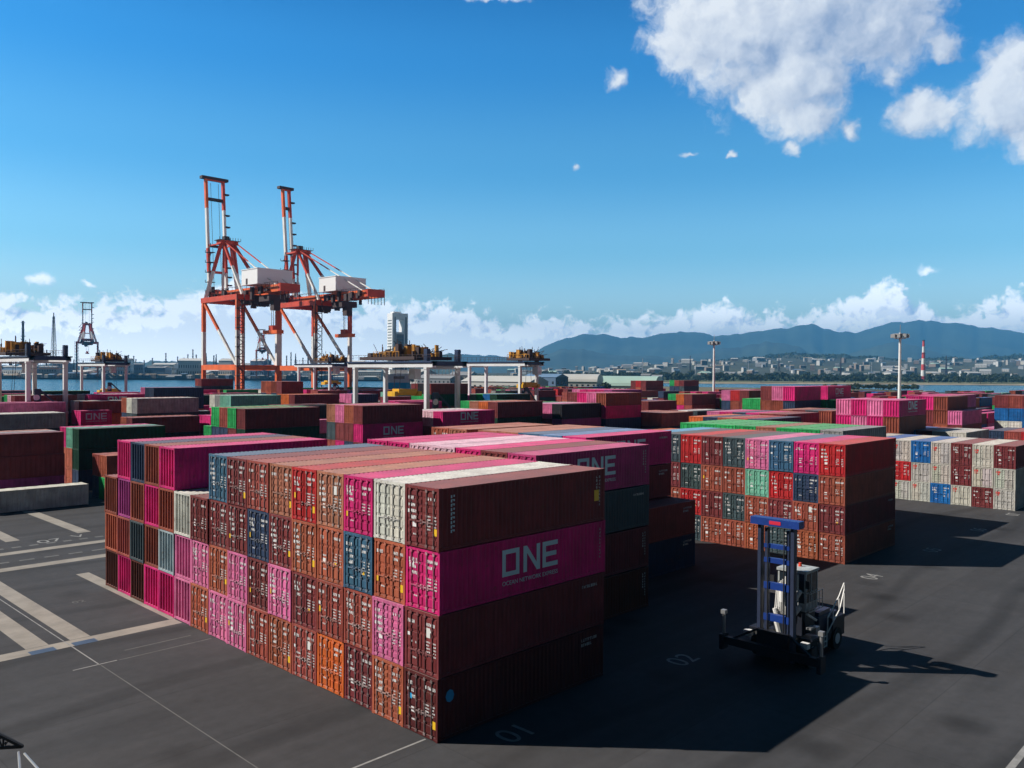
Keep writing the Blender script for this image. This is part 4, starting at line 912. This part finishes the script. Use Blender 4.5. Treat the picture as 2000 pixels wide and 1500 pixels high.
    m.box((cx-4, ty-4, Z-2.2), (cx+4, ty+4, Z+.4), DK); m.box((cx-2.6, ty-5.5, Z-6), (cx+.4, ty-2.5, Z-2.2), DK); m.box((cx+1, ty, Z-4), (cx+3.6, ty+3, Z-2), RD); bld(m, 'trolley')
    m = MB(); m.box((cx-1.6, ty-6, Z-15.5), (cx+1.6, ty+5, Z-14), OR); m.box((cx-1, ty-2, Z-14), (cx+1, ty+1.5, Z-12), RD)
    for q in (-1, 1): m.cyl((cx+q, ty+q, Z-12), (cx+q, ty+q, Z-2.2), .12, n=5, m=DK)
    bld(m, 'headblock')
    if s != 1: T.scale = (s, s, s)
    return T
quay_crane(145.8, 'orange and white quay crane with a wide twin-beam boom raised, white house behind', 55, 8.2, 104.5, 4.0)
quay_crane(183.2, 'orange and white quay crane with a narrow boom raised and a long back girder', 62, 3.4, 106.5, 5.5)
p = U(150, 1830); far = quay_crane(0, 'red and white quay crane standing alone on the far shore', 50, 8, 104, 2, s=1.42, house=False, y=0, group=None); far.location = (p.x, p.y, .6); far.rotation_euler = (0, 0, -.33); far.scale = (2.2, 1.6, 1.6)
p = U(500, 1840); far = quay_crane(0, 'red quay crane on the far shore seen between the orange crane legs', 50, 8, 84, 2, s=1.3, house=False, y=0, group=None); far.location = (p.x, p.y, .6); far.rotation_euler = (0, 0, -.48)

# ------------------------------------------------------------------ light masts, chimney, tower, ship
def mast(u, d, h, label, ring):
    p = U(u, d); T = thing('light_mast', label, 'light mast', p, 0, 'light masts over the yard')
    m = MB(); m.cyl((0,0,0), (0,0,h), .55, .32, n=10); m.build('pole', M_['white'], T)
    m = MB(); m.cyl((0,0,h-.6), (0,0,h-.3), ring, n=14); m.cyl((0,0,h-1.8), (0,0,h-1.6), ring*.8, n=14); m.cyl((0,0,h), (0,0,h+2.4), .08, n=5); m.build('lamp_platform', M_['galv'], T)
    for k in range(8):
        a = k*math.pi/4+.2; m = MB(); x, y = ring*math.cos(a), ring*math.sin(a)
        m.box((x-.42, y-.42, h-1.5), (x+.42, y+.42, h-.4)); m.build('floodlight', M_['galv'], T)
mast(1394, 326, 30, 'white light mast rising over the dark stack by the trees', 2.0)
mast(1757, 250, 29.6, 'white light mast rising behind the tall magenta stack', 2.1)
p = U(1803, 2050); p.z = 1; T = thing('chimney', 'red and white banded chimney by the far hills', 'chimney', p)
m = MB()
for k in range(7): m.cyl((0,0,k*14.5), (0,0,(k+1)*14.5), 6.2-.55*k, 6.2-.55*(k+1), n=14, m=k % 2)
m.build('shaft', [M_['redmark'], M_['white']], T); m = MB(); m.cyl((0,0,101), (0,0,102.5), 3.2, n=14); m.cyl((0,0,70), (0,0,70.6), 4.9, n=14); m.build('gallery', M_['cdark'], T)
p = U(776, 1170); T = thing('port_tower', 'white and blue-glass office tower with an open square near its top', 'tower', p, -.2)
m = MB(); H_ = 99; w, dp = 12, 8
for s_ in (-1, 1): m.box((s_*w-(6 if s_ > 0 else 0), -dp, 0), (s_*w+(0 if s_ > 0 else 6), dp, H_))
m.box((-w+6, -dp, 91), (w-6, dp, H_)); m.box((-w+6, -dp, 70), (w-6, -dp+2, 73)); m.box((-w+4, -3, H_), (4, 6, H_+2.5)); m.cyl((2, 0, H_), (2, 0, H_+9), .2, n=5); m.build('frame', mat('tower_cladding', (.86, .87, .88), .45), T)
m = MB(); m.box((-w+6, -dp+.6, 0), (w-6, dp-.6, 72)); gl = m.build('glazing', mat('blue_glazing', (.10, .17, .24), .12, spec=1.0), T)
m = MB()
for k in range(18): m.box((-w+6, -dp+.45, k*4), (w-6, -dp+.6, k*4+.9))
m.box((w-4.4, -dp-.06, 4), (w-1.4, -dp, 94)); m.box((-w+3.6, -dp-.06, 4), (-w+5.2, -dp, 94))
for s_ in (-1, 1):
    for k in range(22): m.box((s_*w-.06 if s_ < 0 else s_*w, -dp+2, 4+k*4), (s_*w if s_ < 0 else s_*w+.06, dp-2, 5.6+k*4))
m.build('window_band', mat('grey_bands', (.16, .20, .23), .3), T)
p = U(778, 470); p.z = -2.2; T = thing('ship', 'white and bright blue ship moored past the gantry crane', 'ship', p, -.62)
m = MB()
poly = [(-6, -9), (4, -9), (6, -7), (6, 60), (0, 72), (-6, 60)]
m.prism(poly, 0, 13.5); m.build('hull', mat('hull_blue', (.015, .40, .66), .4), T)
m = MB(); m.box((-6.1, -8.8, 13.5), (6.1, 12, 18.2)); m.box((-5, -6, 18.2), (5, 10, 20.6)); m.build('superstructure', M_['white'], T)
m = MB()
for k in range(6): m.box((-6.15, -6+k*3, 16), (-6.1, -4.6+k*3, 17.2))
m.box((-3, -8.86, 15.5), (3, -8.8, 17)); m.build('window', M_['glass'], T)

# ------------------------------------------------------------------ far shore: works, tanks, sheds, town
far_roof = [mat('shed_roof_'+n, c, .6, var=.12, scale=.02) for n, c in (('white', (.58, .58, .55)), ('grey', (.32, .33, .34)), ('green', (.42, .60, .52)), ('blue', (.16, .27, .42)), ('tan', (.45, .36, .25)))]
far_wall = [mat('wall_'+n, c, .7) for n, c in (('cream', (.48, .46, .41)), ('white', (.60, .60, .58)), ('grey', (.30, .32, .34)), ('brown', (.26, .20, .16)), ('blue', (.10, .18, .30)))]
WIN = mat('window_glass', (.03, .04, .05), .2)
def shed(u, d, w, l, h, ri, wi, label, group=None, rz=0., curved=False, name='warehouse', cat='warehouse', z=None):
    p = U(u, d); p.z = (hill(u, d) if d > near_edge(u) else 0)-.3 if z is None else z
    T = thing(name, label, cat, p, rz, group)
    m = MB(); m.box((-w/2, -l/2, 0), (w/2, l/2, h)); m.build('wall', far_wall[wi], T)
    m = MB()
    if curved:
        n = 10; pts = [(-w/2*1.03*math.cos(math.pi*k/n), h+.32*w*math.sin(math.pi*k/n)*.62) for k in range(n+1)]
        for e in (-l/2-.6, l/2+.6): m.face([(x, e, z_) for x, z_ in pts][::1 if e < 0 else -1])
        m.strip([(x, -l/2-.6, z_) for x, z_ in pts], [(x, l/2+.6, z_) for x, z_ in pts])
    else:
        k = w*.16; a = w/2*1.04; e = l/2+.5
        for q in (-e, e): m.face([(-a, q, h), (a, q, h), (0, q, h+k)])
        m.face([(-a, -e, h), (0, -e, h+k), (0, e, h+k), (-a, e, h)]); m.face([(a, -e, h), (a, e, h), (0, e, h+k), (0, -e, h+k)])
    m.build('roof', far_roof[ri], T)
    m = MB(); nw = max(2, int(l/5))
    for k in range(nw):
        y = -l/2+(k+.5)*l/nw
        for zz in ([h*.45] if h < 7 else [h*.25, h*.6]): m.box((-w/2-.06, y-.9, zz), (-w/2, y+.9, zz+h*.16)); m.box((w/2, y-.9, zz), (w/2+.06, y+.9, zz+h*.16))
    nx = max(2, int(w/5))
    for k in range(nx):
        x = -w/2+(k+.5)*w/nx
        for zz in ([h*.45] if h < 7 else [h*.25, h*.6]): m.box((x-.9, -l/2-.06, zz), (x+.9, -l/2, zz+h*.16))
    m.build('windows' if False else 'window_row', WIN, T)
    return T
far_wall.append(mat('wall_dock_white', (.84, .84, .82), .6)); far_roof.append(mat('shed_roof_dock', (.74, .74, .72), .6))
rf = random.Random(21)
shed(1118, 760, 34, 50, 10, 0, 1, 'wide white shed with a curved roof past the pink and rust stack', curved=True, rz=.5)
shed(1225, 800, 46, 60, 6, 2, 1, 'pale green domed hall by the trees', curved=True, rz=.45, cat='hall')
shed(985, 620, 26, 60, 11, 0, 1, 'white steep-roofed shed behind the gantry crane legs', rz=.2)
shed(935, 700, 16, 18, 9, 4, 0, 'small cream building by the black-sided stack', rz=.3, name='building', cat='building')
shed(1065, 700, 18, 34, 14, 3, 4, 'dark blue block behind the gantry crane trolley', rz=.1, name='building', cat='building')
for u, d, w, l, h, r_, w_, lb in ((1160, 900, 14, 20, 8, 3, 4, 'small blue-roofed shed among the bushes'), (1275, 1500, 26, 50, 16, 1, 0, 'tall cream plant building by the green dome'), (1262, 1250, 14, 20, 20, 1, 2, 'narrow grey tower building beside the cream plant'),
    (860, 900, 40, 60, 14, 1, 2, 'long grey shed behind the gantry girders'), (822, 1250, 60, 40, 20, 0, 1, 'broad white shed beside the office tower'), (905, 1300, 50, 50, 17, 1, 0, 'grey-roofed works hall behind the white gantry')):
    shed(u, d, w*.7, l*.7, h*.8, r_, w_, lb, rz=rf.uniform(0, .6), name='warehouse')
mb = MB(); qs = [tuple(U(u, 1796).xy) for u in range(-300, 752, 30)]
for a, b_ in zip(qs, qs[1:]): mb.face([(*a, -3), (*b_, -3), (*b_, 1.4), (*a, 1.4)])
struct('quay_wall', mb, M_['cdark'])
for k in range(70):          # low stores and stacked goods along that quay
    u = -30+770*((k*.618034) % 1); h = rf.uniform(4, 11)
    shed(u, 1806+rf.uniform(0, 16), rf.uniform(6, 16), rf.uniform(8, 30), h, rf.choice((0, 1, 3, 4, 4)), rf.choice((0, 2, 2, 3, 3, 4)), 'low dark store at the water edge of the far quay', 'low stores along the far quay', rz=rf.uniform(.4, 1.1), name='dock_store', cat='building')
for k in range(34):          # sheds along the port across the basin
    u = -40+k*23+rf.uniform(-6, 6); d = 1825+rf.uniform(0, 60)+(k % 3)*90
    if u > 740: continue
    h = rf.choice((14, 18, 24, 32, 40)); w = rf.uniform(14, 36)
    shed(u, d, w, rf.uniform(24, 60), h, rf.choice((5, 5, 0, 1, 3)), rf.choice((5, 5, 5, 1, 0, 2, 4)), 'pale dockside shed across the water, one of many along the far quay', 'dockside sheds across the water', rz=rf.uniform(.5, 1.0))
def tank(u, d, r, h, label, m_=0, group=None):
    p = U(u, d); p.z = max(0, hill(u, d))-.2; T = thing('storage_tank', label, 'tank', p, 0, group)
    m = MB(); m.cyl((0,0,0), (0,0,h), r, n=28); m.build('shell', far_roof[m_], T)
    m = MB(); m.cyl((0,0,h), (0,0,h+r*.16), r*1.01, r*.1, n=28); m.build('roof', far_roof[m_], T)
    m = MB()
    for k in range(9): a = k*.16; m.box((r*math.cos(a)-.3, r*math.sin(a)-.3, h*k/9), (r*math.cos(a)+.9, r*math.sin(a)+.9, h*(k+1)/9))
    m.build('stair', M_['galv'], T)
for u, r, h in ((18, 26, 24), (64, 24, 22), (122, 22, 20), (232, 24, 23), (275, 20, 20), (318, 24, 24), (352, 22, 20), (385, 24, 23), (430, 22, 22), (560, 20, 20), (585, 20, 20), (720, 18, 18)):
    tank(u, 1960+rf.uniform(0, 120), r, h, 'white storage tank on the far shore among the dockside sheds', 0 if rf.random() < .8 else 1, 'storage tanks on the far shore')
def stack(u, d, h, r, label, lattice=False, group=None):
    p = U(u, d); p.z = max(0, hill(u, d))-.2; T = thing('plant_stack', label, 'stack', p, 0, group)
    if lattice:
        m = MB()
        for k in range(16):
            z0, z1 = h*k/16, h*(k+1)/16; w0, w1 = r*(1-.75*k/16)*1.6, r*(1-.75*(k+1)/16)*1.6
            for sx, sy in ((-1,-1),(1,-1),(1,1),(-1,1)): m.beam((sx*w0, sy*w0, z0), (sx*w1, sy*w1, z1), .7); m.beam((sx*w0, sy*w0, z0), (-sy*w1, sx*w1, z1), .5)
        m.build('lattice', M_['cdark'], T)
        m = MB(); m.cyl((0,0,0), (0,0,h+10), 1.3, n=8); m.build('pipe', M_['cdark'], T)
    else:
        m = MB(); m.cyl((0,0,0), (0,0,h), r, r*.72, n=10); m.build('shaft', M_['galv'] if h < 62 else M_['cdark'], T)
        m = MB(); m.cyl((0,0,h*.72), (0,0,h*.73), r*1.5, n=10); m.cyl((0,0,h*.96), (0,0,h*.97), r*1.3, n=10); m.build('gallery', M_['cdark'], T)
stack(45, 2300, 152, 4.2, 'tall thin dark chimney on the far shore above the yellow trolley'); stack(105, 2300, 165, 5, 'slender lattice flare stack on the far shore', True)
for u, h in [(k*17.3+4, 30+(k*37 % 41)) for k in range(43)] + list(((22, 70), (30, 95), (36, 60), (62, 82), (76, 60), (92, 75), (118, 55), (205, 48), (248, 66), (262, 60), (300, 55), (322, 72), (345, 62), (362, 58), (378, 84), (395, 60), (415, 66), (530, 60), (570, 78), (600, 70), (1345, 70), (1358, 62), (1462, 60), (1522, 68), (1640, 70), (1845, 75), (1702, 58), (1255, 74))):
    d = 2350+rf.uniform(0, 300) if u < 760 else 2700+rf.uniform(0, 500)
    stack(u+rf.uniform(-3, 3), d, h*(1 if u < 760 else .8), 2.2 if u < 760 else 1.8, 'thin works chimney far off on the skyline', group='thin works chimneys on the skyline', lattice=rf.random() < .3)
for k in range(240):         # the town below the hills
    u = 1000+1010*((k*.618034) % 1); d = 2500+2000*rf.random()
    if rf.random() < .16: w, l, h, r_ = rf.uniform(22, 38), rf.uniform(30, 60), rf.uniform(10, 16), rf.choice((0, 0, 1, 2))
    else: w, l, h, r_ = rf.uniform(9, 18), rf.uniform(10, 26), rf.choice((7, 9, 12, 16, 22)), rf.choice((0, 1, 1, 3, 4))
    shed(u, d, w, l, h, r_, rf.choice((0, 1, 1, 2, 3)), 'small pale building in the far town below the hills', 'far town buildings', rz=rf.uniform(0, 1.5), name='town_building', cat='building')

# ------------------------------------------------------------------ trees and green
LEAF = [mat('foliage_'+n, c, .8, var=.4, scale=.25) for n, c in (('dark', (.022, .042, .016)), ('mid', (.04, .068, .022)), ('olive', (.055, .07, .026)))]
BARK = mat('bark', (.06, .045, .035), .9)
def crown_mesh(seed, r, h, n, wide=1.):
    rw = random.Random(seed); mb = MB(); lobes = [(rw.uniform(-.5, .5)*r*wide, rw.uniform(-.5, .5)*r*wide, h*rw.uniform(.42, .8), r*rw.uniform(.4, .62)) for _ in range(8)]
    for _ in range(n):
        x, y, z, q = rw.choice(lobes); v = Vector((rw.gauss(0,1), rw.gauss(0,1), rw.gauss(0,1))).normalized()*q*rw.uniform(.7, 1.06)
        c = Vector((x, y, z))+v; s = r*rw.uniform(.10, .2); a = Vector((rw.gauss(0,1), rw.gauss(0,1), rw.gauss(0,1))).normalized(); b_ = a.orthogonal().normalized(); e = a.cross(b_)
        mb.face([c+(b_*s), c+(e*s*.8), c-(b_*s), c-(e*s*.8)], 0 if rw.random() < .5 else (1 if rw.random() < .65 else 2))
    return mb.mesh('tree_crown', LEAF)
def trunk_mesh(seed, r, h):
    rw = random.Random(seed); mb = MB(); mb.cyl((0,0,-.5), (.1,0,h*.55), .045*h, .025*h, n=7, cap=False)
    for k in range(5): a = k*1.3; mb.cyl((.05,0,h*(.3+.06*k)), (r*.5*math.cos(a), r*.5*math.sin(a), h*(.55+.06*k)), .018*h, .008*h, n=5, cap=False)
    return mb.mesh('tree_trunk', [BARK])
CR = [crown_mesh(s, 5, 10, 420, w) for s, w in ((1, 1), (2, 1.2), (3, 1.5), (4, 1.0))]; TR = [trunk_mesh(s, 5, 10) for s in (1, 2)]
def tree(u, d, k, label, group, z=None):
    p = U(u, d); p.z = (hill(u, d) if d > near_edge(u) else 0) if z is None else z
    T = thing('tree', label, 'tree', p, rf.uniform(0, 6), group); i = rf.randrange(4)
    a = link('crown', CR[i], T); b_ = link('trunk', TR[i % 2], T); T.scale = (k*rf.uniform(.9, 1.3), k*rf.uniform(.9, 1.3), k*rf.uniform(.85, 1.15))
for k in range(170): tree(1060+980*((k*.618034) % 1), 1760+rf.uniform(0, 120)+(k % 3)*170 + (250 if rf.random() < .4 else 0), rf.uniform(1.2, 2.0), 'dark tree in the long belt of trees across the channel', 'belt of trees across the channel')
for k in range(34): tree(1085+130*((k*.618034) % 1)+rf.uniform(-4, 4), 700+rf.uniform(0, 520), rf.uniform(.5, .95), 'leafy bush on the green strip around the pale domes', 'bushes around the pale domes')
for k in range(46): tree(1610+185*((k*.618034) % 1), 900+rf.uniform(20, 150), rf.uniform(.35, .75), 'low shoreline tree in front of the channel', 'shoreline trees by the channel')
for k in range(26): tree(800+300*((k*.618034) % 1), 1000+rf.uniform(0, 500), rf.uniform(.9, 1.5), 'dark tree standing among the works behind the gantry cranes', 'trees among the works')
# woodland on the far hills: nobody could count it
mb = MB(); rw = random.Random(9)
for k in range(9000):
    u = rw.uniform(1180, 2250); d = rw.choice((rw.uniform(1950, 2600), rw.uniform(4400, 6200), rw.uniform(4400, 6200)))
    p = U(u, d); z = hill(u, d)
    if d > 4000 and z < 98+16*rw.random(): continue
    s = rw.uniform(5, 10)*(1 if d < 3000 else 1.3)
    for _ in range(3):
        c = p+Vector((rw.uniform(-s, s), rw.uniform(-s, s), z+rw.uniform(.1, .9)*s)); a = Vector((rw.gauss(0,1), rw.gauss(0,1), rw.gauss(0,1))).normalized(); b_ = a.orthogonal().normalized(); e = a.cross(b_); q = s*.5
        mb.face([c+b_*q, c+e*q, c-b_*q, c-e*q], rw.choice((0, 0, 1)))
o = struct('woodland', mb, LEAF, kind='stuff'); tag(o, 'dark woodland covering the low hills behind the town', 'woodland')
GRASS = mat('grass_field', (.085, .10, .035), .95, var=.35, scale=.02); DRY = mat('dry_grass', (.17, .145, .075), .95, var=.3, scale=.02)
def patch(name, pts, m, z=.02, n=8):
    mb = MB(); mb.face([(U(u, d).x, U(u, d).y, z) for u, d in pts]); o = struct(name, mb, m, kind='stuff'); return o
o = patch('grass', [(1085, 600), (1238, 640), (1238, 1300), (1085, 1300)], GRASS); tag(o, 'green grass strip around the pale domes', 'grass')
o = patch('dry_grass', [(1250, 720), (1560, 640), (1640, 900), (1630, 1060), (1480, 1070), (1312, 1110), (1250, 1250)], DRY); tag(o, 'dry brown grass field beyond the stacks', 'grass')
o = patch('shore_grass', [(1600, 880), (1800, 800), (1792, 920), (1640, 1080), (1600, 1075)], GRASS); tag(o, 'green shore in front of the channel', 'grass')
mb = MB(); us = list(range(1235, 2300, 15)); bank = [(u, 1705+12*math.sin(u*.03)+rw.uniform(-5, 5)) for u in us]
for (a, da), (b_, db) in zip(bank, bank[1:]):
    for t0, t1 in ((0, 50), (50, 150), (150, 320)):
        q = [U(a, da+t0), U(b_, db+t0), U(b_, db+t1), U(a, da+t1)]
        for p, (uu, dd) in zip(q, ((a, da+t0), (b_, db+t0), (b_, db+t1), (a, da+t1))): p.z = hill(uu, dd)+.7 if dd > 1710 else .4
        mb.face(q)
o = struct('meadow', mb, mat('meadow', (.15, .15, .06), .95, var=.35, scale=.01), kind='stuff'); tag(o, 'pale green meadow along the far bank of the channel', 'meadow')
mb = MB()
for (a, da), (b_, db) in zip(bank, bank[1:]): mb.face([(*U(a, da-14).xy, -1.6), (*U(b_, db-14).xy, -1.6), (*U(b_, db+3).xy, 1.0), (*U(a, da+3).xy, 1.0)])
struct('sand_bank', mb, mat('sand', (.36, .31, .22), .9, var=.2, scale=.05))
# a dark lattice jib tip with two pale rods at the yard's near edge
T = thing('lattice_jib', 'dark lattice jib tip poking in beside two pale rods', 'jib', (-17.46, -1.89, 6.0))
tip = Vector((0,0,0))
b1 = [Vector((-1.3, 5.6, .5)), Vector((-2.8, 4.4, -.75)), Vector((-3.0, 3.2, 2.1))]
m = MB()
for b_ in b1: m.beam(tip, b_, .08)
for k in range(1, 9):
    t = k/8; q = [tip+(b_-tip)*t for b_ in b1]
    for i in range(3): m.beam(q[i], q[(i+1) % 3], .05); m.beam(q[i], tip+(b1[(i+1) % 3]-tip)*(t-.12), .04)
m.build('truss', M_['dark'], T)
for p0, p1 in (((-.03, -.3, -.1), (-.06, -1.9, -.1)), ((-.15, -.2, -.05), (-.5, -1.6, -.1))):
    m = MB(); m.cyl(p0, p1, .035, n=6); m.build('rod', M_['galv'], T)
# ------------------------------------------------------------------ air
HAZE = 8.0e-5
hm = bpy.data.materials.new('air'); hm.use_nodes = True; t = hm.node_tree; t.nodes.clear()
ou = t.nodes.new('ShaderNodeOutputMaterial'); pv = t.nodes.new('ShaderNodeVolumePrincipled'); t.links.new(pv.outputs[0], ou.inputs['Volume'])
pv.inputs['Color'].default_value = (.13, .50, .97, 1); pv.inputs['Density'].default_value = HAZE; pv.inputs['Anisotropy'].default_value = .0
mb = MB(); mb.box((-300, -300, -7), (22000, 12300, 1080)); o = struct('haze', mb, hm, kind='stuff'); tag(o, 'pale blue air that fades the far mountains', 'haze')
